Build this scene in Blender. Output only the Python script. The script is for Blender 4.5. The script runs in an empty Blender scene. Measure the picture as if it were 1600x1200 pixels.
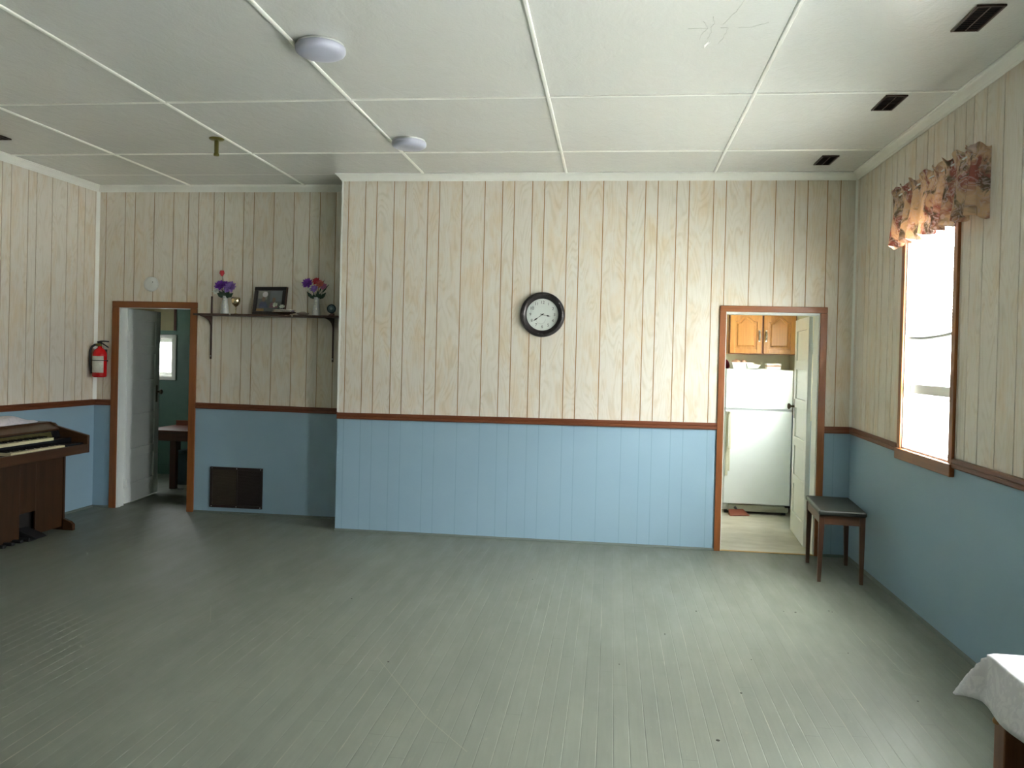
import bpy, bmesh, math, random
from mathutils import Vector, Matrix
random.seed(7)
PI = math.pi
SC = bpy.context.scene
COL = SC.collection

# ------------------------------------------------------------------ camera
CAM = Vector((.2231, -6.9218, 1.5853))
YAW, PIT, ROL = .1233, -.0101, .0249
def cam_axes():
    # rows of roll * pitch * yaw, world -> camera (x right, y forward, z up)
    Y = Matrix(((math.cos(YAW), math.sin(YAW), 0), (-math.sin(YAW), math.cos(YAW), 0), (0, 0, 1)))
    P = Matrix(((1, 0, 0), (0, math.cos(PIT), math.sin(PIT)), (0, -math.sin(PIT), math.cos(PIT))))
    R = Matrix(((math.cos(ROL), 0, math.sin(ROL)), (0, 1, 0), (-math.sin(ROL), 0, math.cos(ROL))))
    return R @ P @ Y
A = cam_axes()
cd = bpy.data.cameras.new('camera')
cam = bpy.data.objects.new('camera', cd); COL.objects.link(cam)
cd.sensor_width = 36; cd.lens = 1262.72/1600*36; cd.shift_y = -30.54/1600
cd.clip_start = .05
right, fwd, up = A[0], A[1], A[2]
m = Matrix((( right[0], up[0], -fwd[0], CAM[0]), (right[1], up[1], -fwd[1], CAM[1]), (right[2], up[2], -fwd[2], CAM[2]), (0, 0, 0, 1)))
cam.matrix_world = m
SC.camera = cam

# ------------------------------------------------------------------ light and exposure
SC.view_settings.view_transform = 'Standard'
SC.view_settings.look = 'None'
SC.view_settings.gamma = 1
SC.view_settings.use_curve_mapping = False
SC.view_settings.exposure = 1.84
SC.cycles.diffuse_bounces = 8
SC.cycles.max_bounces = 14
SC.cycles.sample_clamp_indirect = 12
SKY = 17.0
w = bpy.data.worlds.new('sky'); SC.world = w; w.use_nodes = True
bg = w.node_tree.nodes['Background']
bg.inputs[0].default_value = (.96, .985, 1.0, 1)
# overcast sky: three times brighter overhead than at the horizon
_n = w.node_tree.nodes; _l = w.node_tree.links
_tc = _n.new('ShaderNodeTexCoord'); _sp = _n.new('ShaderNodeSeparateXYZ'); _l.new(_tc.outputs['Generated'], _sp.inputs[0])
_mx = _n.new('ShaderNodeMath'); _mx.operation = 'MAXIMUM'; _l.new(_sp.outputs[2], _mx.inputs[0]); _mx.inputs[1].default_value = 0
_ma = _n.new('ShaderNodeMath'); _ma.operation = 'MULTIPLY_ADD'; _l.new(_mx.outputs[0], _ma.inputs[0]); _ma.inputs[1].default_value = SKY*1.5; _ma.inputs[2].default_value = SKY*.6
_l.new(_ma.outputs[0], bg.inputs[1])

# room dimensions (metres, main wall plane y = 0, floor z = 0)
H = 3.157; XR = 2.1805; XL = -2.1846; XLW = -4.829; D = .468; YB = -9.2
KY = 2.38       # kitchen rear wall
BY = 2.6        # back room rear wall
# windows in the right-hand wall: (y0, y1, z0, z1)
WIN = [(-1.975, -1.175, 1.03, 2.56), (-5.05, -4.28, 1.03, 2.32)]
KWIN = (.80, 1.32, 1.18, 2.0)
BWIN = (-5.76, -5.24, 1.23, 1.70)   # x0, x1, z0, z1 in the back room's rear wall
RWIN = []   # rear wall behind the viewer
def portal(name, loc, rot, sx, sy):
    l = bpy.data.lights.new(name, 'AREA'); l.shape = 'RECTANGLE'; l.size = sx; l.size_y = sy
    l.cycles.is_portal = True
    o = bpy.data.objects.new(name, l); COL.objects.link(o); o.location = loc; o.rotation_euler = rot
for (y0, y1, z0, z1) in WIN + [KWIN]:
    portal('window_daylight', (XR + .17, (y0+y1)/2, (z0+z1)/2), (0, PI/2, 0), z1-z0, y1-y0)
portal('window_daylight', ((BWIN[0]+BWIN[1])/2, BY+.12, (BWIN[2]+BWIN[3])/2), (-PI/2, 0, 0), BWIN[1]-BWIN[0], BWIN[3]-BWIN[2])
ADDED_WIN = (1.46, 1.74, 1.45, 1.75)  # unseen side window, added to lighten the back room
portal('window_daylight', (-6.45, 1.6, 1.60), (0, -PI/2, 0), .30, .28)  # portal of the added side window
for (x0, x1, z0, z1) in RWIN:
    portal('window_daylight', ((x0+x1)/2, YB-.17, (z0+z1)/2), (PI/2, 0, 0), x1-x0, z1-z0)

# ------------------------------------------------------------------ materials
def srgb(r, g, b):
    f = lambda c: ((c/255+.055)/1.055)**2.4 if c/255 > .04045 else c/255/12.92
    return (f(r), f(g), f(b), 1)
class NT:
    def __init__(s, name):
        s.m = bpy.data.materials.new(name); s.m.use_nodes = True
        s.t = s.m.node_tree; s.b = s.t.nodes['Principled BSDF']; s.o = s.t.nodes['Material Output']
    def n(s, ty, **kw):
        x = s.t.nodes.new(ty)
        for k, v in kw.items(): setattr(x, k, v)
        return x
    def l(s, a, b): s.t.links.new(a, b)
    def val(s, sock, v):
        if isinstance(v, bpy.types.NodeSocket): s.l(v, sock)
        else: sock.default_value = v
    def math(s, op, a, b=None, c=None):
        x = s.n('ShaderNodeMath', operation=op); s.val(x.inputs[0], a)
        if b is not None: s.val(x.inputs[1], b)
        if c is not None: s.val(x.inputs[2], c)
        return x.outputs[0]
    def mix(s, f, a, b, mode='MIX'):
        x = s.n('ShaderNodeMix', data_type='RGBA', blend_type=mode); s.val(x.inputs[0], f); s.val(x.inputs[6], a); s.val(x.inputs[7], b)
        return x.outputs[2]
    def ramp(s, f, stops):
        x = s.n('ShaderNodeValToRGB'); s.l(f, x.inputs[0]); e = x.color_ramp.elements
        while len(e) < len(stops): e.new(.5)
        for i, (p, c) in enumerate(stops): e[i].position = p; e[i].color = c if len(c) == 4 else (*c, 1)
        return x.outputs[0]
    def noise(s, vec, scale, detail=2, rough=.5, dist=0):
        x = s.n('ShaderNodeTexNoise'); s.val(x.inputs['Scale'], scale); x.inputs['Detail'].default_value = detail
        x.inputs['Roughness'].default_value = rough; x.inputs['Distortion'].default_value = dist
        if vec is not None: s.l(vec, x.inputs['Vector'])
        return x.outputs[0]
    def obj(s): return s.n('ShaderNodeTexCoord').outputs['Object']
    def mapv(s, v, scale=(1, 1, 1), loc=(0, 0, 0)):
        x = s.n('ShaderNodeMapping'); s.l(v, x.inputs[0]); x.inputs['Scale'].default_value = scale; x.inputs['Location'].default_value = loc
        return x.outputs[0]
    def sep(s, v):
        x = s.n('ShaderNodeSeparateXYZ'); s.l(v, x.inputs[0]); return x.outputs
    def comb(s, a, b, c):
        x = s.n('ShaderNodeCombineXYZ')
        for i, v in enumerate((a, b, c)): s.val(x.inputs[i], v)
        return x.outputs[0]
    def bump(s, h, strength=.3, dist=.002):
        x = s.n('ShaderNodeBump'); x.inputs['Strength'].default_value = strength; x.inputs['Distance'].default_value = dist
        s.l(h, x.inputs['Height']); s.l(x.outputs[0], s.b.inputs['Normal'])
    def set(s, color=None, rough=None, metal=None, spec=None, **kw):
        if color is not None: s.val(s.b.inputs['Base Color'], color)
        if rough is not None: s.val(s.b.inputs['Roughness'], rough)
        if metal is not None: s.val(s.b.inputs['Metallic'], metal)
        if spec is not None: s.val(s.b.inputs['Specular IOR Level'], spec)
        for k, v in kw.items(): s.val(s.b.inputs[k.replace('_', ' ')], v)
        return s.m
def plain(name, c, rough=.5, metal=0, var=.06, scale=12, bump=0, spec=.5):
    n = NT(name); v = n.obj(); f = n.noise(v, scale, 3)
    c2 = tuple(x*(1-var*2) for x in c[:3])+(1,)
    n.set(n.mix(f, c, c2), rough, metal, spec)
    if bump: n.bump(n.noise(v, scale*8, 3), bump, .002)
    return n.m
def wood(name, c1, c2, rough=.45, axis='z', scale=1.0, bump=.1):
    n = NT(name); v = n.obj()
    sc = {'z': (22, 22, 1.6), 'x': (1.6, 22, 22), 'y': (22, 1.6, 22)}[axis]
    f = n.noise(n.mapv(v, tuple(a*scale for a in sc)), 1.0, 5, .6, .6)
    g = n.noise(n.mapv(v, tuple(a*scale*5 for a in sc)), 1.0, 3, .6)
    k = n.math('ADD', n.math('MULTIPLY', f, .75), n.math('MULTIPLY', g, .25))
    n.set(n.ramp(k, [(.32, c1), (.68, c2)]), rough)
    n.bump(g, bump, .001)
    return n.m
def panel_mat():
    n = NT('whitewashed_panelling'); v = n.obj(); X, Y, Z = n.sep(v)
    at = n.n('ShaderNodeAttribute'); at.attribute_name = 'pid'; pid = at.outputs['Fac']
    u = n.math('ADD', n.math('ADD', X, Y), n.math('MULTIPLY', pid, 7.3))
    zz = n.math('ADD', Z, n.math('MULTIPLY', pid, 31.7))
    # cathedral grain: contour lines of a stretched noise
    base = n.noise(n.comb(n.math('MULTIPLY', u, 6.5), n.math('MULTIPLY', zz, 1.15), 0), 1.0, 1.5, .45, .5)
    cont = n.math('SINE', n.math('MULTIPLY', base, 105))
    cont = n.math('MULTIPLY_ADD', cont, .5, .5)
    fine = n.noise(n.comb(n.math('MULTIPLY', u, 260), n.math('MULTIPLY', zz, 7), 0), 1.0, 3, .6)
    patch = n.noise(n.comb(n.math('MULTIPLY', u, 3.0), n.math('MULTIPLY', zz, 1.1), 4), 1.0, 3, .6)
    patch2 = n.noise(n.comb(n.math('MULTIPLY', u, 14), n.math('MULTIPLY', zz, 4.2), 9), 1.0, 4, .6, .5)
    warm = n.ramp(n.math('ADD', n.math('MULTIPLY', patch, .5), n.math('MULTIPLY', patch2, .5)), [(.47, (0, 0, 0)), (.66, (1, 1, 1))])
    c = n.mix(n.ramp(fine, [(.3, (0, 0, 0)), (.7, (1, 1, 1))]), PAN_A, PAN_B)
    amt = n.math('MULTIPLY', n.ramp(cont, [(.45, (0, 0, 0)), (1., (1, 1, 1))]), n.math('MULTIPLY', n.ramp(patch2, [(.38, (.25, .25, .25)), (.62, (1, 1, 1))]), .55))
    c = n.mix(amt, c, PAN_LINE)
    c = n.mix(n.math('MULTIPLY', warm, .42), c, PAN_WARM)
    n.set(c, .42, spec=.35)
    n.bump(n.math('ADD', fine, n.math('MULTIPLY', cont, .6)), .12, .001)
    return n.m
PAN_A = (.725, .68, .60, 1); PAN_B = (.675, .62, .53, 1); PAN_LINE = (.56, .50, .39, 1); PAN_WARM = (.66, .46, .22, 1)
M = {}
M['panel'] = panel_mat()
M['groove'] = plain('panel_groove', (.33, .185, .065, 1), .7)
def blue_mat():
    n = NT('blue_wall_paint'); v = n.obj()
    f = n.noise(n.mapv(v, (3, 3, 3)), 1, 3)
    c = n.mix(f, (.25, .378, .465, 1), (.285, .41, .50, 1))
    n.set(c, .5, spec=.4)
    n.bump(n.noise(n.mapv(v, (90, 90, 60)), 1, 4), .25, .0015)
    return n.m
M['blue'] = blue_mat()
M['blue_groove'] = plain('blue_groove_paint', (.23, .36, .445, 1), .6)
def ceil_mat():
    n = NT('white_gloss_ceiling_paint'); v = n.obj()
    f = n.noise(n.mapv(v, (1.3, 1.3, 1)), 1, 4)
    c = n.mix(f, (.65, .66, .625, 1), (.70, .705, .67, 1))
    n.set(c, .20, spec=.5)
    h = n.math('ADD', n.math('MULTIPLY', n.noise(n.mapv(v, (11, 6, 9)), 1, 4, .55, .8), 3.0), n.noise(n.mapv(v, (70, 70, 70)), 1, 3))
    n.bump(h, .35, .0035)
    return n.m
M['ceiling'] = ceil_mat()
M['white_paint'] = plain('white_trim_paint', (.74, .75, .70, 1), .38, var=.03)
M['crown'] = plain('cream_white_moulding_paint', (.84, .84, .78, 1), .38, var=.02)
M['door_white'] = plain('white_door_paint', (.77, .80, .78, 1), .35, var=.03, bump=.05)
M['casing'] = wood('varnished_brown_casing', (.175, .052, .011, 1), (.285, .092, .020, 1), .38, 'z')
M['casing_h'] = wood('varnished_brown_casing_across', (.175, .052, .011, 1), (.285, .092, .020, 1), .38, 'x')
M['casing_y'] = wood('varnished_brown_casing_along', (.175, .052, .011, 1), (.285, .092, .020, 1), .38, 'y')
M['rail_x'] = wood('dark_brown_chair_rail', (.115, .032, .011, 1), (.185, .055, .019, 1), .42, 'x')
M['rail_y'] = wood('dark_brown_chair_rail_along', (.115, .032, .011, 1), (.185, .055, .019, 1), .42, 'y')
def floor_mat():
    n = NT('grey_painted_floorboards'); v = n.obj(); X, Y, Z = n.sep(v)
    W = .0675
    xs = n.math('DIVIDE', n.math('ADD', X, n.math('MULTIPLY', n.noise(n.comb(0, n.math('MULTIPLY', Y, .4), 0), 1, 1), .006)), W)
    bid = n.math('FLOOR', xs)
    fr = n.math('FRACT', xs)
    edge = n.math('MULTIPLY', n.math('ABSOLUTE', n.math('SUBTRACT', fr, .5)), 2)   # 1 at seam
    wn = n.n('ShaderNodeTexWhiteNoise', noise_dimensions='1D'); n.l(bid, wn.inputs['W']); rnd = wn.outputs['Value']
    # butt joints
    yj = n.math('FRACT', n.math('ADD', n.math('DIVIDE', Y, 2.9), n.math('MULTIPLY', rnd, 5)))
    joint = n.math('GREATER_THAN', yj, .9990)
    seam = n.math('GREATER_THAN', edge, .965)
    # how open / worn a seam is along its length
    wn2 = n.n('ShaderNodeTexWhiteNoise', noise_dimensions='1D'); n.l(n.math('FLOOR', n.math('ADD', xs, .5)), wn2.inputs['W'])
    op = n.noise(n.comb(n.math('MULTIPLY', wn2.outputs['Value'], 90), n.math('MULTIPLY', Y, 1.1), 0), 1, 3, .6)
    dark = n.math('MULTIPLY', seam, n.ramp(op, [(.50, (0, 0, 0)), (.68, (1, 1, 1))]))
    lite = n.math('MULTIPLY', n.math('GREATER_THAN', edge, .93), n.ramp(op, [(.30, (1, 1, 1)), (.44, (0, 0, 0))]))
    blot = n.noise(n.mapv(v, (1.6, 1.0, 1)), 1, 5, .65)
    streak = n.noise(n.comb(n.math('MULTIPLY', X, 60), n.math('MULTIPLY', Y, 2.2), 0), 1, 4, .65)
    c = n.mix(blot, FLO_A, FLO_B)
    c = n.mix(n.math('MULTIPLY', rnd, .22), c, (.10, .112, .09, 1))
    c = n.mix(n.ramp(streak, [(.35, (.16, .16, .16)), (.7, (0, 0, 0))]), c, (.085, .09, .07, 1))
    worn = n.ramp(n.noise(n.mapv(v, (26, 9, 1)), 1, 5, .7), [(.62, (0, 0, 0)), (.78, (.5, .5, .5))])
    c = n.mix(worn, c, (.27, .27, .19, 1))
    c = n.mix(n.math('MULTIPLY', lite, .55), c, (.32, .32, .23, 1))
    c = n.mix(n.math('MULTIPLY', dark, .6), c, (.05, .055, .045, 1))
    c = n.mix(n.math('MULTIPLY', joint, .5), c, (.06, .065, .05, 1))
    n.set(c, n.ramp(n.noise(n.mapv(v, (7, 2, 1)), 1, 4, .6), [(.3, (.40, .40, .40)), (.75, (.58, .58, .58))]), spec=.42)
    h = n.math('SUBTRACT', n.math('MULTIPLY', streak, .22), n.math('MULTIPLY', n.ramp(edge, [(.90, (0, 0, 0)), (1, (1, 1, 1))]), n.math('MULTIPLY_ADD', op, .9, .15)))
    h = n.math('ADD', h, n.math('MULTIPLY', rnd, .18))
    n.bump(h, .55, .0022)
    return n.m
FLO_A = (.150, .166, .136, 1); FLO_B = (.182, .196, .158, 1)
M['floor'] = floor_mat()
M['base_paint'] = plain('grey_green_skirting_paint', (.13, .155, .135, 1), .5)
def vinyl():
    n = NT('beige_vinyl_floor'); v = n.obj()
    f = n.noise(n.mapv(v, (3, 7, 1)), 1, 5, .65)
    n.set(n.ramp(f, [(.3, (.37, .34, .26, 1)), (.7, (.56, .53, .44, 1))]), .35)
    return n.m
M['vinyl'] = vinyl()
M['oak_edge'] = wood('light_oak_threshold', (.42, .26, .09, 1), (.55, .36, .15, 1), .5, 'x')
M['cream_wall'] = plain('pale_yellow_kitchen_paint', (.66, .63, .45, 1), .5, var=.03)
M['green_wall'] = plain('dark_green_boards', (.085, .165, .125, 1), .5, var=.08)
M['tan_wall'] = plain('tan_board', (.30, .25, .12, 1), .6, var=.05)
M['black_metal'] = plain('black_metal', (.018, .017, .017, 1), .42, .3)
M['black_clock'] = plain('black_cast_rim', (.028, .022, .022, 1), .38, .2, bump=.2)
M['clock_face'] = plain('clock_face_paper', (.72, .75, .72, 1), .5, var=.01)
M['numeral'] = plain('grey_numeral_ink', (.06, .06, .06, 1), .6)
M['hand'] = plain('black_hand_enamel', (.01, .01, .01, 1), .4)
M['vent_brown'] = plain('dark_bronze_grille', (.055, .030, .020, 1), .42, .35, scale=40)
M['vent_slat'] = plain('bronze_slat', (.095, .06, .042, 1), .45, .3)
M['void_shade'] = plain('painted_void_shade', (.012, .009, .008, 1), .9)  # near-black colour stands in for the shade inside hollows
M['screw'] = plain('screw_steel', (.5, .5, .5, 1), .3, .9)
M['white_plastic'] = plain('white_plastic', (.74, .75, .72, 1), .35, var=.02)
M['brass_dark'] = plain('tarnished_brass', (.17, .15, .035, 1), .4, .6)
M['knob_metal'] = plain('old_bronze_knob', (.12, .09, .06, 1), .3, .8)
def lamp_mat():
    n = NT('frosted_acrylic_diffuser'); n.set((.46, .47, .56, 1), .28, spec=.5); 
    n.b.inputs['Subsurface Weight'].default_value = 0
    return n.m
M['diffuser'] = lamp_mat()
M['red_paint'] = plain('red_extinguisher_enamel', (.55, .008, .010, 1), .22, var=.05)
M['black_rubber'] = plain('black_rubber', (.012, .012, .014, 1), .5)
M['ext_label'] = None
def label_mat():
    n = NT('extinguisher_label_print'); v = n.obj(); X, Y, Z = n.sep(v)
    st = n.math('FRACT', n.math('MULTIPLY', Z, 60))
    ln = n.math('MULTIPLY', n.math('GREATER_THAN', st, .6), n.math('GREATER_THAN', n.noise(n.mapv(v, (90, 90, 60)), 1, 2), .5))
    n.set(n.mix(n.math('MULTIPLY', ln, .35), (.66, .64, .57, 1), (.25, .23, .22, 1)), .4)
    return n.m
M['ext_label'] = label_mat()
M['shelf_wood'] = wood('dark_walnut_shelf', (.035, .016, .009, 1), (.075, .035, .018, 1), .45, 'x')
M['bracket'] = plain('dark_brown_bracket', (.065, .028, .020, 1), .45, .2)
def glassy(name, tint=(1, 1, 1, 1), gl=.08, mixc=None, op=0.0):
    n = NT(name); t = n.n('ShaderNodeBsdfTransparent'); t.inputs[0].default_value = tint
    g = n.n('ShaderNodeBsdfGlossy'); g.inputs['Roughness'].default_value = .03
    ge = n.n('ShaderNodeNewGeometry'); dt = n.n('ShaderNodeVectorMath', operation='DOT_PRODUCT')
    n.l(ge.outputs['Incoming'], dt.inputs[0]); n.l(ge.outputs['Normal'], dt.inputs[1])
    fc = n.math('SUBTRACT', 1.0, n.math('ABSOLUTE', dt.outputs['Value']))
    k = n.math('MULTIPLY_ADD', n.math('POWER', fc, 5), .6, gl*.3)
    mx = n.n('ShaderNodeMixShader'); n.l(k, mx.inputs[0]); n.l(t.outputs[0], mx.inputs[1]); n.l(g.outputs[0], mx.inputs[2])
    out = mx.outputs[0]
    if op:
        d = n.n('ShaderNodeBsdfDiffuse'); d.inputs[0].default_value = mixc
        m2 = n.n('ShaderNodeMixShader'); m2.inputs[0].default_value = op; n.l(out, m2.inputs[1]); n.l(d.outputs[0], m2.inputs[2]); out = m2.outputs[0]
    n.l(out, n.o.inputs[0]); return n.m
M['pane'] = glassy('window_glass', (.97, .98, .97, 1), .1)
M['vase_glass'] = glassy('milky_cut_glass', (.95, .97, .96, 1), .3, (.80, .82, .80, 1), .6)
M['dimming_pane'] = glassy('dimming_window_glass', (.97, .98, .97, 1), .1, (.8, .8, .75, 1), .5)  # diffuse share added to cut the daylight this pane lets in
M['picture_glass'] = glassy('picture_glass', (1, 1, 1, 1), .12)
M['purple'] = plain('purple_petals', (.22, .045, .50, 1), .6, var=.2, scale=60)
M['lilac'] = plain('lilac_petals', (.36, .20, .62, 1), .6, var=.2, scale=60)
M['red_petal'] = plain('red_petals', (.55, .015, .03, 1), .5, var=.15, scale=60)
M['coral'] = plain('coral_petals', (.70, .17, .13, 1), .6, var=.15, scale=60)
M['pink'] = plain('pink_petals', (.60, .20, .36, 1), .6, var=.15, scale=60)
M['white_petal'] = plain('white_petals', (.62, .66, .55, 1), .6, scale=60)
M['leaf'] = plain('dark_green_leaf', (.025, .065, .030, 1), .5, var=.2, scale=40)
M['gold'] = plain('gilt_metal', (.62, .50, .30, 1), .14, 1.0, var=.05)
M['silver'] = plain('polished_silver', (.72, .70, .66, 1), .12, 1.0, var=.02)
M['frame_black'] = plain('black_frame_lacquer', (.016, .013, .014, 1), .32)
M['frame_side'] = wood('dark_brown_frame_side', (.05, .018, .008, 1), (.10, .038, .015, 1), .4, 'z')
M['organ'] = wood('walnut_organ_veneer', (.024, .0095, .0025, 1), (.050, .020, .006, 1), .42, 'z')
M['organ_y'] = wood('walnut_organ_veneer_along', (.036, .014, .005, 1), (.068, .028, .010, 1), .36, 'y')
M['organ_x'] = wood('walnut_organ_cheek_veneer', (.034, .013, .004, 1), (.066, .026, .008, 1), .36, 'x')
M['ivory'] = plain('ivory_keys', (.60, .55, .36, 1), .3, var=.03)
M['key_black'] = plain('black_keys', (.008, .008, .010, 1), .25)
M['brass_strip'] = plain('olive_brass_control_panel', (.10, .085, .028, 1), .35, .5)
def cloth(name, c, c2, sc=8):
    n = NT(name); v = n.obj()
    f = n.noise(n.mapv(v, (sc, sc, sc)), 1, 4, .6, 1.5)
    k = n.ramp(f, [(.47, (0, 0, 0)), (.53, (1, 1, 1))])
    n.set(n.mix(n.math('MULTIPLY', k, 1.0), c, c2), .7, spec=.25)
    n.b.inputs['Sheen Weight'].default_value = .2
    n.bump(n.noise(n.mapv(v, (400, 400, 400)), 1, 2), .1, .0005)
    return n.m
M['tablecloth'] = cloth('white_damask_cloth', (.76, .75, .77, 1), (.68, .67, .70, 1), 22)
M['organ_cloth'] = cloth('white_lavender_cloth', (.58, .55, .60, 1), (.50, .48, .54, 1), 14)
M['vinyl_seat'] = plain('black_vinyl_cushion', (.020, .024, .019, 1), .45, var=.1, bump=.08)
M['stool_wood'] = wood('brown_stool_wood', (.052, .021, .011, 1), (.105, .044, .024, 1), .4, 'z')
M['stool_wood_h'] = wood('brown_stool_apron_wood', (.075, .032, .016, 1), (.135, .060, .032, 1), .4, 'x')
M['table_wood'] = wood('orange_brown_table_leg', (.17, .06, .022, 1), (.30, .12, .045, 1), .45, 'z')
M['enamel'] = plain('white_fridge_enamel', (.74, .78, .78, 1), .3, var=.02)
M['fridge_grey'] = plain('fridge_gasket_grey', (.33, .35, .35, 1), .5)
M['fridge_handle'] = plain('cream_fridge_handle', (.60, .58, .44, 1), .4, var=.03)
M['grille_cream'] = plain('cream_kick_grille', (.42, .42, .33, 1), .5)
M['oak'] = wood('golden_oak_cabinet', (.42, .17, .035, 1), (.60, .29, .075, 1), .3, 'z')
M['oak_h'] = wood('golden_oak_cabinet_rail', (.42, .17, .035, 1), (.60, .29, .075, 1), .3, 'x')
M['oak_dark'] = plain('oak_shadow_gap_frame', (.20, .06, .012, 1), .4)
M['chrome'] = plain('satin_chrome', (.6, .58, .54, 1), .2, 1.0)
M['basket'] = plain('white_basket', (.70, .70, .66, 1), .5, var=.1, scale=60, bump=.3)
M['red_bag'] = plain('crimson_cloth', (.20, .008, .025, 1), .7, var=.15)
M['pie'] = plain('peach_cloth', (.72, .40, .26, 1), .7, var=.2, scale=50)
M['brick_red'] = plain('rust_red_plastic', (.22, .050, .018, 1), .5, var=.15)
M['mahog'] = wood('red_mahogany', (.095, .026, .013, 1), (.16, .047, .022, 1), .3, 'x')
M['mahog_z'] = wood('red_mahogany_leg', (.07, .018, .011, 1), (.12, .032, .018, 1), .35, 'z')
M['crate_blue'] = plain('dark_teal_plastic', (.020, .045, .050, 1), .5)
M['pale_ground'] = plain('pale_outdoor_ground', (.80, .80, .78, 1), .9)  # ground kept this pale to bounce daylight up to the ceiling
M['siding'] = plain('white_clapboard', (.75, .76, .75, 1), .7)
def floral():
    n = NT('floral_valance_fabric'); v = n.n('ShaderNodeTexCoord').outputs['UV']
    vd = n.mapv(v, (1, 1, 1))
    nz = n.n('ShaderNodeTexNoise'); n.l(v, nz.inputs['Vector']); nz.inputs['Scale'].default_value = 9
    mm = n.n('ShaderNodeMix', data_type='VECTOR'); mm.inputs[0].default_value = .08; n.l(vd, mm.inputs[4]); n.l(nz.outputs['Color'], mm.inputs[5])
    vv = mm.outputs[1]
    a = n.noise(vv, 7, 3, .6, 1.0); b = n.noise(n.mapv(vv, (1, 1, 1), (5, 3, 0)), 8, 3, .6, 1.2)
    c_ = n.noise(n.mapv(vv, (1, 1, 1), (9, 1, 0)), 24, 3, .6, 2)
    c = n.mix(n.ramp(a, [(.47, (0, 0, 0)), (.60, (1, 1, 1))]), (.74, .55, .36, 1), (.40, .15, .12, 1))
    c = n.mix(n.ramp(b, [(.52, (0, 0, 0)), (.62, (.9, .9, .9))]), c, (.16, .14, .10, 1))
    c = n.mix(n.ramp(c_, [(.50, (0, 0, 0)), (.62, (.7, .7, .7))]), c, (.72, .60, .58, 1))
    n.set(c, .85, spec=.1)
    tr = n.n('ShaderNodeBsdfTranslucent'); n.l(c, tr.inputs[0])
    mx = n.n('ShaderNodeMixShader'); mx.inputs[0].default_value = .42
    n.l(n.b.outputs[0], mx.inputs[1]); n.l(tr.outputs[0], mx.inputs[2]); n.l(mx.outputs[0], n.o.inputs[0])
    return n.m
M['floral'] = floral()
def slatm():
    n = NT('white_blind_slat'); n.set((.8, .8, .78, 1), .4)
    tr = n.n('ShaderNodeBsdfTranslucent'); tr.inputs[0].default_value = (.8, .8, .78, 1)
    mx = n.n('ShaderNodeMixShader'); mx.inputs[0].default_value = .4
    n.l(n.b.outputs[0], mx.inputs[1]); n.l(tr.outputs[0], mx.inputs[2]); n.l(mx.outputs[0], n.o.inputs[0]); return n.m
M['slat'] = slatm()

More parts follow.
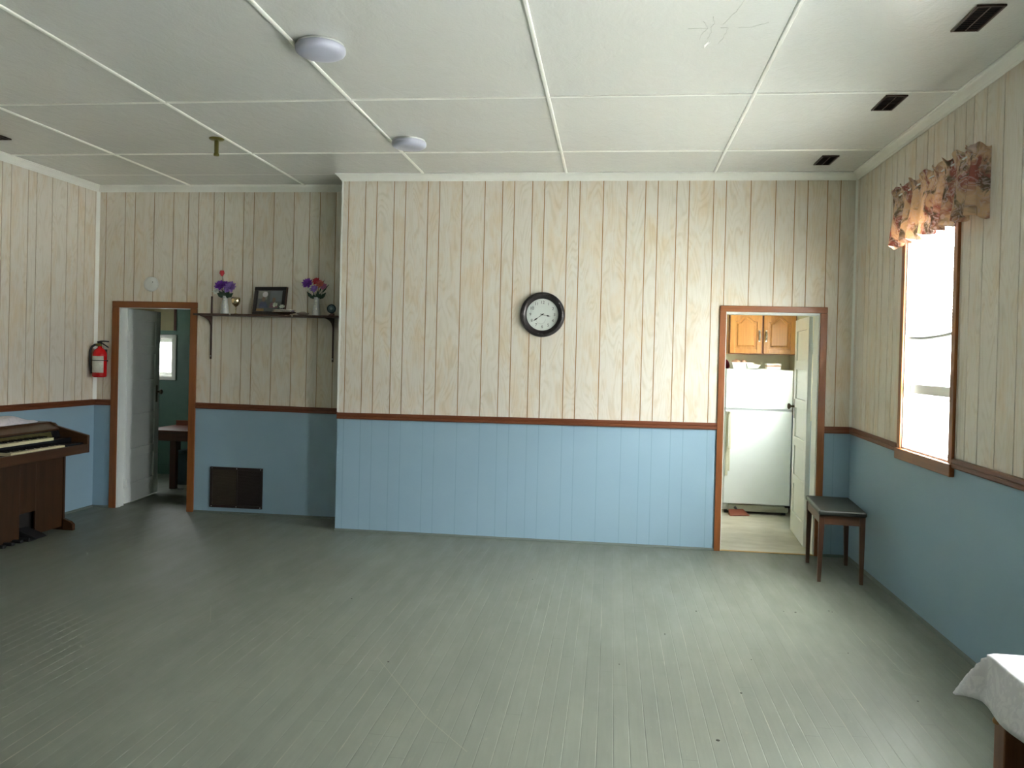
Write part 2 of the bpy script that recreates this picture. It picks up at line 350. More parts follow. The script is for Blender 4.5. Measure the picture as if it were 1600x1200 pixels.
# ------------------------------------------------------------------ mesh building
class MB:
    def __init__(s): s.v = []; s.f = []; s.mi = []; s.sm = []; s.pid = []
    def add(s, vs, fs, mi=0, smooth=False, pid=0):
        b = len(s.v); s.v += [tuple(v) for v in vs]
        for f in fs: s.f.append(tuple(i+b for i in f)); s.mi.append(mi); s.sm.append(smooth); s.pid.append(pid)
        return s
    def box(s, x0, x1, y0, y1, z0, z1, mi=0, pid=0, faces='all'):
        x0, x1 = sorted((x0, x1)); y0, y1 = sorted((y0, y1)); z0, z1 = sorted((z0, z1))
        vs = [(x0,y0,z0),(x1,y0,z0),(x1,y1,z0),(x0,y1,z0),(x0,y0,z1),(x1,y0,z1),(x1,y1,z1),(x0,y1,z1)]
        return s.add(vs, [(0,3,2,1),(4,5,6,7),(0,1,5,4),(1,2,6,5),(2,3,7,6),(3,0,4,7)], mi, False, pid)
    def hexa(s, vs, mi=0):
        return s.add(vs, [(0,3,2,1),(4,5,6,7),(0,1,5,4),(1,2,6,5),(2,3,7,6),(3,0,4,7)], mi)
    def lathe(s, prof, c=(0,0,0), axis='z', n=32, mi=0, smooth=True, sx=1, sy=1, caps=True):
        vs = []; fs = []
        for (r, h) in prof:
            for k in range(n):
                a = 2*PI*k/n; p = (r*math.cos(a)*sx, r*math.sin(a)*sy, h)
                if axis == 'y': p = (p[0], p[2], p[1])
                if axis == 'x': p = (p[2], p[0], p[1])
                vs.append((p[0]+c[0], p[1]+c[1], p[2]+c[2]))
        m_ = len(prof)
        for i in range(m_-1):
            for k in range(n):
                k2 = (k+1) % n; q = (i*n+k, i*n+k2, (i+1)*n+k2, (i+1)*n+k)
                fs.append(q if axis != 'y' else q[::-1])
        cap0 = tuple(range(n))[::-1]; cap1 = tuple((m_-1)*n+k for k in range(n))
        if caps and prof[0][0] > 1e-5: fs.append(cap0 if axis != 'y' else cap0[::-1])
        if caps and prof[-1][0] > 1e-5: fs.append(cap1 if axis != 'y' else cap1[::-1])
        return s.add(vs, fs, mi, smooth)
    def tube(s, pts, r, n=10, mi=0, closed=False):
        pts = [Vector(p) for p in pts]; N = len(pts); vs = []; fs = []
        rr = r if isinstance(r, (list, tuple)) else [r]*N
        ref = None
        for i in range(N):
            t = (pts[min(i+1, N-1)] - pts[max(i-1, 0)]).normalized()
            if ref is None: ref = Vector((0, 0, 1)) if abs(t.z) < .9 else Vector((1, 0, 0))
            a = t.cross(ref).normalized(); b = t.cross(a).normalized(); ref = -b if (-b).length else ref; ref = a.cross(t)
            for k in range(n):
                an = 2*PI*k/n; vs.append(pts[i] + (a*math.cos(an) + b*math.sin(an))*rr[i])
        for i in range(N-1):
            for k in range(n):
                k2 = (k+1) % n; fs.append((i*n+k, (i+1)*n+k, (i+1)*n+k2, i*n+k2))
        fs.append(tuple(range(n))); fs.append(tuple((N-1)*n+k for k in range(n))[::-1])
        return s.add(vs, fs, mi, True)
    def prism(s, poly, axis, a, b, mi=0):
        """poly: 2-D points; extruded along axis between a and b. axis x: poly=(y,z); y: (x,z); z: (x,y)"""
        def P(p, t): return {'x': (t, p[0], p[1]), 'y': (p[0], t, p[1]), 'z': (p[0], p[1], t)}[axis]
        n = len(poly); vs = [P(p, a) for p in poly] + [P(p, b) for p in poly]
        fs = [tuple(range(n)), tuple(range(n, 2*n))[::-1]] + [(i, i+n, (i+1) % n+n, (i+1) % n) for i in range(n)]
        return s.add(vs, fs, mi)
    def sphere(s, c, r, mi=0, n=16, sx=1, sy=1, sz=1):
        prof = [(max(r*math.sin(PI*i/8), 1e-6), -r*math.cos(PI*i/8)*sz) for i in range(9)]
        return s.lathe(prof, c, 'z', n, mi, True, sx, sy)
    def build(s, name, mats, parent=None, loc=(0, 0, 0), bevel=0, rot=(0, 0, 0), seg=2):
        me = bpy.data.meshes.new(name)
        me.from_pydata(s.v, [], s.f)
        mats = mats if isinstance(mats, (list, tuple)) else [mats]
        for mt in mats: me.materials.append(M[mt] if isinstance(mt, str) else mt)
        me.polygons.foreach_set('material_index', s.mi); me.polygons.foreach_set('use_smooth', s.sm)
        if any(s.pid):
            at = me.attributes.new('pid', 'FLOAT', 'FACE'); at.data.foreach_set('value', [float(p) for p in s.pid])
        bm = bmesh.new(); bm.from_mesh(me); bmesh.ops.recalc_face_normals(bm, faces=bm.faces); bm.to_mesh(me); bm.free()
        me.update()
        o = bpy.data.objects.new(name, me); COL.objects.link(o)
        o.parent = parent; o.location = loc; o.rotation_euler = rot
        if bevel:
            b = o.modifiers.new('bevel', 'BEVEL'); b.width = bevel; b.segments = seg; b.limit_method = 'ANGLE'; b.angle_limit = .6
            b.harden_normals = False
        return o
def thing(name, label, cat, loc=(0, 0, 0), rz=0, group=None):
    o = bpy.data.objects.new(name, None); COL.objects.link(o); o.location = loc; o.rotation_euler = (0, 0, rz)
    o.empty_display_size = .1
    return tag(o, label, cat, group)
def tag(o, label, cat, group=None):
    o['label'] = label; o['category'] = cat
    if group: o['group'] = group
    return o
def struct(o, label=None, cat=None):
    o['kind'] = 'structure'
    if label: o['label'] = label
    if cat: o['category'] = cat
    return o
def sroot(name, loc=(0, 0, 0), label=None, cat=None):
    o = bpy.data.objects.new(name, None); COL.objects.link(o); o.location = loc
    return struct(o, label, cat)
def dup(root, loc, label=None):
    r = root.copy(); COL.objects.link(r); r.location = loc
    if label: r['label'] = label
    for ch in list(root.children):
        c = ch.copy(); COL.objects.link(c); c.parent = r
        for g in ch.children:
            d = g.copy(); COL.objects.link(d); d.parent = c
    return r

# ------------------------------------------------------------------ panelled walls
PAT = [.154, .103, .156, .103, .2, .103, .2, .2]; PER = sum(PAT)
def grooves(origin, a, b):
    g = []; k = math.floor((a-origin)/PER)-1; u = origin+k*PER
    while u < b+PER:
        t = u
        for p in PAT:
            if a+.012 < t < b-.012: g.append(t)
            t += p
        u += PER
    return g
def panel_wall(name, ax, u0, u1, front, back, origin, holes=(), zs=(1.03, 1.03), ztop=H, groove_low=True, label=None, cream_edge=None):
    """ax 'x': wall runs along x, its face at y=front; ax 'y': runs along y, face at x=front. holes: (u0,u1,z0,z1). zs: dado height at u0 and u1"""
    mb = MB(); GW = .0036; dep = .0035*(1 if back > front else -1)
    gs = grooves(origin, u0, u1)
    cuts = sorted({u0, u1} | {g-GW for g in gs} | {g+GW for g in gs} | {h[0] for h in holes if u0 < h[0] < u1} | {h[1] for h in holes if u0 < h[1] < u1})
    for a, b in zip(cuts, cuts[1:]):
        if b-a < 1e-6: continue
        c = (a+b)/2; isg = any(abs(c-g) < GW for g in gs)
        pid = .137*(sum(1 for g in gs if g < c)+1)
        zsp = zs[0] + (zs[1]-zs[0])*(c-u0)/(u1-u0)
        hz = [h for h in holes if h[0]-1e-6 < c < h[1]+1e-6]
        segs = [(0, ztop)]
        for h in hz:
            ns = []
            for (p, q) in segs:
                if h[2] > p: ns.append((p, min(q, h[2])))
                if h[3] < q: ns.append((max(p, h[3]), q))
            segs = [(p, q) for (p, q) in ns if q-p > 1e-4]
        for (p, q) in segs:
            for (lo, hi, low) in ((p, min(q, zsp), True), (max(p, zsp), q, False)):
                if hi-lo < 1e-4: continue
                if low: mi = 3 if (isg and groove_low) else 2; f = front + (dep*.28 if isg and groove_low else 0)
                else: mi = 1 if isg else 0; f = front + (dep if isg else 0)
                if ax == 'x': mb.box(a, b, f, back, lo, hi, mi, pid)
                else: mb.box(f, back, a, b, lo, hi, mi, pid)
    o = mb.build(name, ['panel', 'groove', 'blue', 'blue_groove'])
    return struct(o, label)

# main (kitchen) wall with door opening; outer casing 1.105-1.969, opening 1.14-1.93
KD = (1.135, 1.935, 0, 2.015)
BD = (-4.600, -3.815, 0, 1.995)
panel_wall('wall_front', 'x', XL, XR+.14, 0, .2, -2.125, [KD], (1.025, 1.042))
panel_wall('wall_alcove', 'x', XLW-.12, XL, D, D+.12, -4.038, [BD], (1.03, 1.03), groove_low=False)
panel_wall('wall_left', 'y', YB, D, XLW, XLW-.12, .019, [], (1.075, 1.03), groove_low=False)
panel_wall('wall_right', 'y', YB, 0, XR, XR+.14, -2.301, WIN, (1.035, 1.045), groove_low=False)
panel_wall('wall_rear', 'x', XLW, XR, YB, YB-.14, -4.0, RWIN, (1.04, 1.04), groove_low=False)
mb = MB(); mb.box(XL, XL+.12, .2, D+.12, 0, H, 2); mb.box(XL, XL+.001, .0, .2, 0, 1, 2)
struct(mb.build('wall_return', ['panel', 'groove', 'blue', 'blue_groove']))

# floor and ceiling
struct(MB().box(-6.3, XR+.14, YB-.14, .0, -.1, 0).box(-6.3, XL+.12, 0, BY+.1, -.1, 0).build('floor', 'floor'))
ceil = struct(MB().box(XLW-.12, XR+.14, YB-.14, D+.12, H, H+.1).build('ceiling', 'ceiling'))
struct(MB().box(XL+.12, XR+.14, 0, KY+.1, -.1, 0).build('floor_kitchen', 'vinyl'))

# ceiling battens (x at y=-3.4 and x at wall)
def batten(p0, p1, wd=.012, th=.009, gap=False):
    p0, p1 = Vector((*p0, 0)), Vector((*p1, 0)); t = (p1-p0).normalized(); s_ = Vector((-t.y, t.x, 0))
    b = MB()
    prof = [(-wd, H), (-wd*.9, H-th*.7), (-wd*.45, H-th), (wd*.45, H-th), (wd*.9, H-th*.7), (wd, H)]
    vs = [(p0.x+s_.x*a, p0.y+s_.y*a, z) for a, z in prof] + [(p1.x+s_.x*a, p1.y+s_.y*a, z) for a, z in prof]
    n = len(prof); b.add(vs, [(i, i+n, i+1+n, i+1) for i in range(n-1)] + [tuple(range(n)), tuple(range(n, 2*n))[::-1]])
    return b.build('batten', 'crown', ceil)
def xl(xa, ya, xb, yb, y): return xa + (xb-xa)*(y-ya)/(yb-ya)
for (xa, ya, xb, yb, yend) in [(-2.642, -3.477, -2.704, .41, D), (-3.868, -1.987, -3.851, .402, D), (-1.431, -3.45, -1.448, 0, 0), (-.201, -3.367, -.206, -.03, 0), (.994, -3.287, 1.026, -.06, 0)]:
    batten((xa + (xa-xb)/(ya-yb)*(YB-ya)*.0, YB), (xa, ya)); batten((xa, ya), (xl(xa, ya, xb, yb, yend), yend))
for i, y in enumerate([-.752, -2.046, -4.49, -6.93]):
    batten((XLW, y-.004), (XR-.05, y+.001), .010, .008)
batten((XLW, -.0), (XL, 0), .002, .001)

# crown mouldings
def crown(name, ax, a, b, wall, sgn, mitre_a=0, mitre_b=0):
    """profile sweeps along ax from a to b; sgn: direction into the room; mitres lengthen the ceiling side"""
    pr = [(0, H-.062), (.006, H-.062), (.010, H-.052), (.014, H-.050), (.020, H-.040), (.030, H-.028), (.042, H-.018), (.046, H-.010), (.054, H-.008), (.054, H), (0, H)]
    vs = []; n = len(pr)
    for (e, mt) in ((a, mitre_a), (b, mitre_b)):
        for (d, z) in pr:
            t = e + mt*d
            vs.append((t, wall+sgn*d, z) if ax == 'x' else (wall+sgn*d, t, z))
    fs = [(i, i+n, (i+1) % n+n, (i+1) % n) for i in range(n)] + [tuple(range(n)), tuple(range(n, 2*n))[::-1]]
    return struct(MB().add(vs, fs).build(name, 'crown'))
crown('trim_1', 'x', XL, XR, 0, -1, -1, -1)
crown('trim_2', 'x', XLW, XL, D, -1, 1, 0)
crown('trim_3', 'y', YB, D, XLW, 1, 0, -1)
crown('trim_4', 'y', YB, 0, XR, -1, 0, -1)
crown('trim_5', 'y', 0, D, XL, -1, -1, 0)
# cream corner beads
struct(MB().box(XL-.004, XL+.012, -.004, .02, 1.055, H-.06).build('trim_6', 'crown'))
struct(MB().prism([(XLW, D), (XLW+.024, D), (XLW, D-.024)], 'z', 1.05, H-.06).build('trim_7', 'crown'))
struct(MB().prism([(XR, 0), (XR-.016, 0), (XR, -.016)], 'z', 1.07, H-.06).build('trim_8', 'crown'))
# small grey quarter-round at the floor
def skirt(name, ax, a, b, wall, sgn):
    pr = [(0, 0), (.017, 0), (.016, .009), (.011, .016), (0, .020)]; n = len(pr); vs = []
    for e in (a, b):
        for (d, z) in pr: vs.append((e, wall+sgn*d, z) if ax == 'x' else (wall+sgn*d, e, z))
    struct(MB().add(vs, [(i, i+n, (i+1) % n+n, (i+1) % n) for i in range(n)] + [tuple(range(n)), tuple(range(n, 2*n))[::-1]]).build(name, 'base_paint'))
skirt('baseboard_front', 'x', XL, 1.107, 0, -1); skirt('baseboard_front_corner', 'x', 1.967, XR, 0, -1)
skirt('baseboard_alcove', 'x', -3.765, XL, D, -1); skirt('baseboard_alcove_corner', 'x', XLW, -4.645, D, -1)
skirt('baseboard_left', 'y', YB, D, XLW, 1); skirt('baseboard_right', 'y', YB, 0, XR, -1)
# chair rails
def rail(name, ax, a, b, wall, sgn, za, zb, hh=.056):
    pr = [(0, -.5), (.016, -.5), (.020, -.36), (.020, -.1), (.016, 0), (.020, .1), (.020, .36), (.015, .5), (0, .5)]; n = len(pr); vs = []
    for (e, zc) in ((a, za), (b, zb)):
        for (d, z) in pr: vs.append((e, wall+sgn*d, zc+z*hh) if ax == 'x' else (wall+sgn*d, e, zc+z*hh))
    return struct(MB().add(vs, [(i, i+n, (i+1) % n+n, (i+1) % n) for i in range(n)] + [tuple(range(n)), tuple(range(n, 2*n))[::-1]]).build(name, 'rail_x' if ax == 'x' else 'rail_y'))
rail('trim_9', 'x', XL, 1.107, 0, -1, 1.022, 1.042)
rail('trim_10', 'x', 1.967, XR, 0, -1, 1.044, 1.046)
rail('trim_11', 'x', -3.765, XL, D, -1, 1.035, 1.022)
rail('trim_12', 'x', XLW, -4.645, D, -1, 1.033, 1.035)
rail('trim_13', 'y', YB, D, XLW, 1, 1.10, 1.033)
rail('trim_14', 'y', -1.122, 0, XR, -1, 1.027, 1.046)
rail('trim_15', 'y', YB, -2.032, XR, -1, 1.037, 1.036)

# ------------------------------------------------------------------ doors
def leaf_mesh(wd, ht, th=.035):
    """five stacked panels; local x along the width from the hinge, y thickness 0..th"""
    b = MB(); st = .105; n = 5; rails = [0.19] + [.085]*4 + [.11]
    b.box(0, st, 0, th, 0, ht); b.box(wd-st, wd, 0, th, 0, ht)
    ph = (ht-sum(rails))/n; z = 0
    for i in range(n+1):
        b.box(st, wd-st, 0, th, z, z+rails[i]); z += rails[i]
        if i < n:
            b.box(st, wd-st, .011, th-.011, z, z+ph)
            for s_ in (0, 1):   # ovolo edge: thin inner lip
                y0, y1 = ((0, .011) if s_ == 0 else (th-.011, th))
            z += ph
    return b
def knob(parent, x, z, th, both=True, name='knob'):
    b = MB()
    for s_ in ((-1, 1) if both else (-1,)):
        y0 = 0 if s_ < 0 else th
        pr = [(.012, 0), (.012, .004), (.009, .012), (.009, .030), (.020, .036), (.028, .046), (.027, .056), (.016, .063), (1e-5, .064)]
        b.lathe([(r, h*s_) for r, h in pr], (x, y0, z), 'y', 20)
    k = b.build(name, 'knob_metal', parent)
    e = MB(); e.box(x-.022, x+.022, -.003, th+.003, z-.11, z+.07).build('escutcheon', 'knob_metal', parent, bevel=.003)
def doorway(name, hole, yf, yb, casing_w, hinge_side, swing, leafw, label, ang, knobz, trim_l, trim_r, ztrim, thresh=True, hx=None, hy=None):
    x0, x1, _, z1 = hole
    r = sroot(name, ((x0+x1)/2, yf, 0), label)
    lx = lambda x: x-(x0+x1)/2
    ly = lambda y: y-yf
    c = MB()
    c.box(lx(trim_l), lx(x0)+.022, -.018, 0, 0, ztrim-casing_w); c.box(lx(x1)-.022, lx(trim_r), -.018, 0, 0, ztrim-casing_w)
    c.build('casing', 'casing', r, bevel=.004)
    MB().box(lx(trim_l), lx(trim_r), -.018, 0, ztrim-casing_w, ztrim).build('head_casing', 'casing_h', r, bevel=.004)
    j = MB(); t = .020
    j.box(lx(x0), lx(x0)+t, 0.001, ly(yb)+.01, 0, z1); j.box(lx(x1)-t, lx(x1), 0.001, ly(yb)+.01, 0, z1); j.box(lx(x0)+t, lx(x1)-t, 0.001, ly(yb)+.01, z1-t, z1)
    # stops
    ys = ly(yb)-.055
    j.box(lx(x0)+t, lx(x0)+t+.010, .01, ys, 0, z1-t); j.box(lx(x1)-t-.010, lx(x1)-t, .01, ys, 0, z1-t); j.box(lx(x0)+t, lx(x1)-t, .01, ys, z1-t-.010, z1-t)
    j.build('jamb', 'door_white', r, bevel=.002)
    if thresh: MB().box(lx(x0)+.001, lx(x1)-.001, 0.0, .03, .0, .006).build('threshold', 'oak_edge', r, bevel=.002)
    lf = bpy.data.objects.new('door_leaf', None)
    L_ = leaf_mesh(leafw, z1-.045).build('door_leaf', 'door_white', r, bevel=.004)
    L_.location = (lx(hx), ly(hy), .018)
    if hinge_side == 'left': L_.rotation_euler = (0, 0, ang)
    else:
        L_.rotation_euler = (0, 0, ang)
    knob(L_, leafw-.065, knobz, .035)
    # hinge barrels and leaves
    for hz in (.22, z1-.30):
        b = MB(); b.lathe([(.007, -.05), (.007, .05)], (0, 0, 0), 'z', 12)
        b.box(.0, .03, -.002, .002, -.048, .048); b.box(-.03, 0, -.002, .002, -.048, .048)
        b.build('hinge', 'door_white', r, (lx(hx)+(-.006 if hinge_side == 'left' else .006), ly(hy)-.004, hz))
    return r
# kitchen door: hinged at the jamb on the window side, swung into the kitchen
doorway('door_1', KD, 0, .2, .050, 'right', 1, .755, 'white five-panel door standing open into the kitchen', PI/2+math.radians(-4), 1.165, 1.105, 1.969, 2.052, hx=1.912, hy=.215)
doorway('door_2', BD, D, D+.12, .062, 'left', 1, .735, 'white five-panel door standing open into the dark green room', PI/2+math.radians(7), 1.09, -4.648, -3.768, 2.030, False, hx=-4.566, hy=D+.128)

# ------------------------------------------------------------------ windows
def window_y(name, y0, y1, z0, z1, xin, xout, label, blind=False, casing=True, storm=True):
    r = sroot(name, (xin, (y0+y1)/2, z0), label)
    hy = (y1-y0)/2; hz = z1-z0; dx = xout-xin
    if casing:
        c = MB(); cw = .052
        c.box(-.018, 0, -hy-cw, -hy+.004, -.0, hz+cw); c.box(-.018, 0, hy-.004, hy+cw, -.0, hz+cw); c.box(-.018, 0, -hy+.004, hy-.004, hz, hz+cw)
        c.build('casing', 'casing', r, bevel=.004)
        MB().box(-.030, .0, -hy-cw-.004, hy+cw+.004, -.074, 0).build('sill_casing', 'casing_y', r, bevel=.005)
    rv = MB(); t = .012
    rv.box(0, dx, -hy, -hy+t, 0, hz); rv.box(0, dx, hy-t, hy, 0, hz); rv.box(0, dx, -hy+t, hy-t, hz-t, hz); rv.box(0, dx, -hy+t, hy-t, 0, t)
    rv.build('reveal', 'white_paint', r)
    mz = .385/1.53*hz   # meeting rail height above sill
    def sash(nm, x, a, b, w=.032):
        s_ = MB(); s_.box(x, x+.03, -hy+t, -hy+t+w, a, b); s_.box(x, x+.03, hy-t-w, hy-t, a, b)
        s_.box(x, x+.03, -hy+t+w, hy-t-w, a, a+w); s_.box(x, x+.03, -hy+t+w, hy-t-w, b-w*1.2, b)
        o = s_.build(nm, 'white_paint', r, bevel=.003)
        MB().box(x+.013, x+.016, -hy+t+w, hy-t-w, a+w, b-w*1.2).build('pane', 'pane', o)
        return o
    lo = sash('lower_sash', .055, t, mz+.035, .018)
    hi = sash('upper_sash', .088, mz-.01, hz-t, .018)
    if storm:
        MB().box(.040, .052, -hy+t, hy-t, mz-.012, mz+.052).build('meeting_rail', 'white_paint', r, bevel=.004)
        d = MB(); d.box(.105, .112, hy-.16, hy-.155, t, mz-.04); d.box(.105, .112, hy-.47, hy-.465, t, mz-.04); d.box(.100, .112, -hy+t, hy-.10, mz-.045, mz-.030)
        d.build('glazing_bar', 'white_paint', r)
    return r
for i, wv in enumerate(WIN):
    window_y('window_%d' % (i+1), *wv, XR, XR+.14, ['tall narrow window under the floral valance', 'second tall window beside the clothed table', 'tall window near the rear wall'][i])
window_y('window_4', *KWIN, XR, XR+.14, 'kitchen window behind the open white door', casing=False, storm=False)
def window_x(name, x0, x1, z0, z1, yin, yout, label, cw=.05):
    r = sroot(name, ((x0+x1)/2, yin, z0), label); hx = (x1-x0)/2; hz = z1-z0; dy = yout-yin; s = 1 if dy > 0 else -1
    c = MB(); c.box(-hx-cw, -hx, -.018*s, 0, -cw, hz+cw); c.box(hx, hx+cw, -.018*s, 0, -cw, hz+cw); c.box(-hx, hx, -.018*s, 0, hz, hz+cw); c.box(-hx, hx, -.018*s, 0, -cw, 0)
    c.build('casing', 'white_paint', r, bevel=.004)
    t = .012; f = MB(); f.box(-hx, -hx+t, 0, dy, 0, hz); f.box(hx-t, hx, 0, dy, 0, hz); f.box(-hx+t, hx-t, 0, dy, 0, t); f.box(-hx+t, hx-t, 0, dy, hz-t, hz)
    f.build('reveal', 'white_paint', r)
    w_ = .035; y = .05*s; g = MB(); g.box(-hx+t, -hx+t+w_, y, y+.03*s, t, hz-t); g.box(hx-t-w_, hx-t, y, y+.03*s, t, hz-t); g.box(-hx+t+w_, hx-t-w_, y, y+.03*s, t, t+w_); g.box(-hx+t+w_, hx-t-w_, y, y+.03*s, hz-t-w_, hz-t)
    o = g.build('sash', 'white_paint', r, bevel=.003)
    MB().box(-hx+t+w_, hx-t-w_, y+.012*s, y+.015*s, t+w_, hz-t-w_).build('pane', 'dimming_pane' if name == 'window_5' else 'pane', o)
    return r
window_x('window_5', *BWIN, BY, BY+.1, 'small white window in the dark green room')
for i, wv in enumerate(RWIN): window_x('window_%d' % (6+i), *wv, YB, YB-.14, 'window in the rear wall, number %s' % 'one two'.split()[i])
for o in [x for x in bpy.data.objects if x.name in ('window_6', 'window_7')]: o['label'] = 'wide window in the rear wall'

# ------------------------------------------------------------------ kitchen shell
def holed(mb, ax, u0, u1, f, b_, z0, z1, hole, mi=0):
    h = hole
    for (a, c, p, q) in ((u0, h[0], z0, z1), (h[1], u1, z0, z1), (h[0], h[1], z0, h[2]), (h[0], h[1], h[3], z1)):
        if c-a > 1e-5 and q-p > 1e-5: (mb.box(f, b_, a, c, p, q, mi) if ax == 'y' else mb.box(a, c, f, b_, p, q, mi))
kw = MB()
kw.box(XR, XR+.14, .2, KY, 0, 1.02, 1)
holed(kw, 'y', .2, KY, XR, XR+.14, 1.02, 2.6, KWIN, 0)
struct(kw.build('wall_kitchen_side', ['cream_wall', 'blue']))
struct(MB().box(.2, XR+.14, KY, KY+.1, 0, 2.6).build('wall_kitchen_rear', 'cream_wall'))
struct(MB().box(.1, .2, .2, KY+.1, 0, 2.6).build('wall_kitchen_end', 'cream_wall'))
struct(MB().box(.2, XR+.14, .2, .205, 0, 2.6).build('wall_kitchen_front', 'cream_wall')) if False else None
struct(MB().box(.1, XR+.14, .2, KY+.1, 2.6, 2.68).build('ceiling_kitchen', 'white_paint'))
# back room shell
bw = MB(); holed(bw, 'x', -6.3, XL+.12, BY, BY+.1, 0, 2.5, BWIN)
for z in [i*.11 for i in range(23)]: bw.box(-6.3, XL+.12, BY-.003, BY, z, z+.104) if not (BWIN[2]-.06 < z+.104 and z < BWIN[3]+.06) else (bw.box(-6.3, BWIN[0]-.05, BY-.003, BY, z, z+.104), bw.box(BWIN[1]+.05, XL+.12, BY-.003, BY, z, z+.104))
struct(bw.build('wall_back_room_rear', 'green_wall'))
sb = MB(); holed(sb, 'y', D, BY+.1, -6.4, -6.3, 0, 2.5, ADDED_WIN)
struct(sb.box(-6.3, XLW-.12, D+.02, D+.12, 0, 2.5).build('wall_back_room_side', 'green_wall'))
struct(MB().box(XL+.12, XL+.2, D+.12, BY+.1, 0, 2.5).build('wall_back_room_end', 'green_wall'))
struct(MB().box(-6.4, XL+.2, D+.12, BY+.1, 2.5, 2.58).build('ceiling_back_room', 'tan_wall'))
struct(MB().box(-6.2, -5.225, BY-.010, BY-.003, 1.80, 2.5).box(-5.225, -5.195, BY-.016, BY-.003, 1.80, 2.5, 1).build('trim_16', ['tan_wall', 'mahog_z']))
sw_ = sroot('window_6', (-6.3, 1.6, 1.45), 'unseen window added to lighten the dark green room')  # sash and pane of the added, out-of-view light opening
fb = MB()
for (a, b2, c, d2) in ((-.14, -.115, 0, .30), (.115, .14, 0, .30), (-.115, .115, 0, .025), (-.115, .115, .275, .30)): fb.box(-.07, -.04, a, b2, c, d2)
fb.build('sash', 'white_paint', sw_, bevel=.002); MB().box(-.057, -.054, -.115, .115, .025, .275).build('pane', 'pane', sw_)
# specks and scratches on the floorboards
fl_ = bpy.data.objects['floor']; sk = MB()
for (x, y, r) in [(.703, -3.471, .009), (.792, -1.708, .006), (.566, -2.184, .005), (1.422, -1.605, .007), (1.35, -1.60, .004), (1.644, -1.534, .006), (1.66, -1.55, .004), (-.878, -2.889, .006), (.877, -2.957, .006), (-1.4, -1.9, .005), (1.0, -2.5, .004), (1.55, -2.3, .004), (1.7, -2.9, .005), (-.3, -1.2, .004), (.3, -2.7, .004)]:
    sk.sphere((x, y, .001), r, n=8, sz=.3)
sk.build('speck', plain('dark_grit', (.035, .035, .025, 1), .8), fl_)
sc_ = MB()
for (x0, y0, x1, y1, w2) in [(-.947, -2.848, -.546, -3.472, .0012), (-.546, -3.472, -.312, -3.75, .0012), (-2.2, -2.2, -2.05, -2.5, .0012), (1.72, -2.5, 1.84, -2.62, .0015)]:
    d_ = Vector((x1-x0, y1-y0)).normalized(); p_ = (-d_.y*w2, d_.x*w2)
    sc_.add([(x0-p_[0], y0-p_[1], .0006), (x1-p_[0], y1-p_[1], .0006), (x1+p_[0], y1+p_[1], .0006), (x0+p_[0], y0+p_[1], .0006)], [(0, 1, 2, 3)])
sc_.build('scratch', plain('scratched_paint', (.27, .28, .21, 1), .6), fl_)
# outdoors
struct(MB().box(-30, 30, -30, 30, -.62, -.5).build('ground_outside', 'pale_ground'), 'pale open ground outside the windows')

# ------------------------------------------------------------------ wall clock
ck = thing('wall_clock', 'round black-rimmed clock with a white face hanging on the panelling', 'clock', (-.382, -.0, 1.949))
b = MB(); prof = [(.136, 0), (.190, 0), (.193, -.012), (.188, -.030), (.172, -.042), (.158, -.040), (.146, -.030), (.139, -.022), (.136, -.014), (.136, 0)]
b.lathe(prof, (0, 0, 0), 'y', 96)
b.build('rim', 'black_clock', ck)
b = MB()
for k in range(64):    # rope-like bosses round the rim
    a = 2*PI*k/64; b.sphere((.169*math.cos(a), -.040, .169*math.sin(a)), .0078, n=8, sy=.6)
b.build('rope_moulding', 'black_clock', ck)
MB().lathe([(.1375, 0), (.1375, -.012), (1e-5, -.012)], (0, 0, 0), 'y', 64, smooth=False).build('dial', 'clock_face', ck)
def text_mesh(body, size, name, mat, parent, loc, rot=(PI/2, 0, 0), ext=.0004):
    cu = bpy.data.curves.new('t', 'FONT'); cu.body = body; cu.size = size; cu.align_x = 'CENTER'; cu.align_y = 'CENTER'; cu.extrude = ext
    to = bpy.data.objects.new('t', cu); COL.objects.link(to)
    dg = bpy.context.evaluated_depsgraph_get(); me = bpy.data.meshes.new_from_object(to.evaluated_get(dg))
    bpy.data.objects.remove(to); me.materials.clear(); me.materials.append(M[mat])
    o = bpy.data.objects.new(name, me); COL.objects.link(o); o.parent = parent; o.location = loc; o.rotation_euler = rot
    return o
for h in range(1, 13):
    a = PI/2 - h*PI/6; text_mesh(str(h), .036, 'numeral', 'numeral', ck, (.104*math.cos(a)-.0, -.0128, .104*math.sin(a)), ext=.0004)
b = MB()
for k in range(60):
    a = 2*PI*k/60; r0 = .124; r1 = .129 if k % 5 else .131
    d = (math.cos(a), math.sin(a)); p = (-d[1]*.0005, d[0]*.0005)
    b.hexa([(r0*d[0]-p[0], -.0125, r0*d[1]-p[1]), (r1*d[0]-p[0], -.0125, r1*d[1]-p[1]), (r1*d[0]+p[0], -.0125, r1*d[1]+p[1]), (r0*d[0]+p[0], -.0125, r0*d[1]+p[1]),
            (r0*d[0]-p[0], -.012, r0*d[1]-p[1]), (r1*d[0]-p[0], -.012, r1*d[1]-p[1]), (r1*d[0]+p[0], -.012, r1*d[1]+p[1]), (r0*d[0]+p[0], -.012, r0*d[1]+p[1])])
b.build('minute_track', 'numeral', ck)
b = MB(); R1 = .040
b.tube([(R1*math.cos(a), 0, R1*math.sin(a)) for a in [PI*1.02+PI*.96*i/24 for i in range(25)]], .0007, 6)
b.build('thermometer_dial', 'numeral', ck, (-.012, -.0128, -.040))
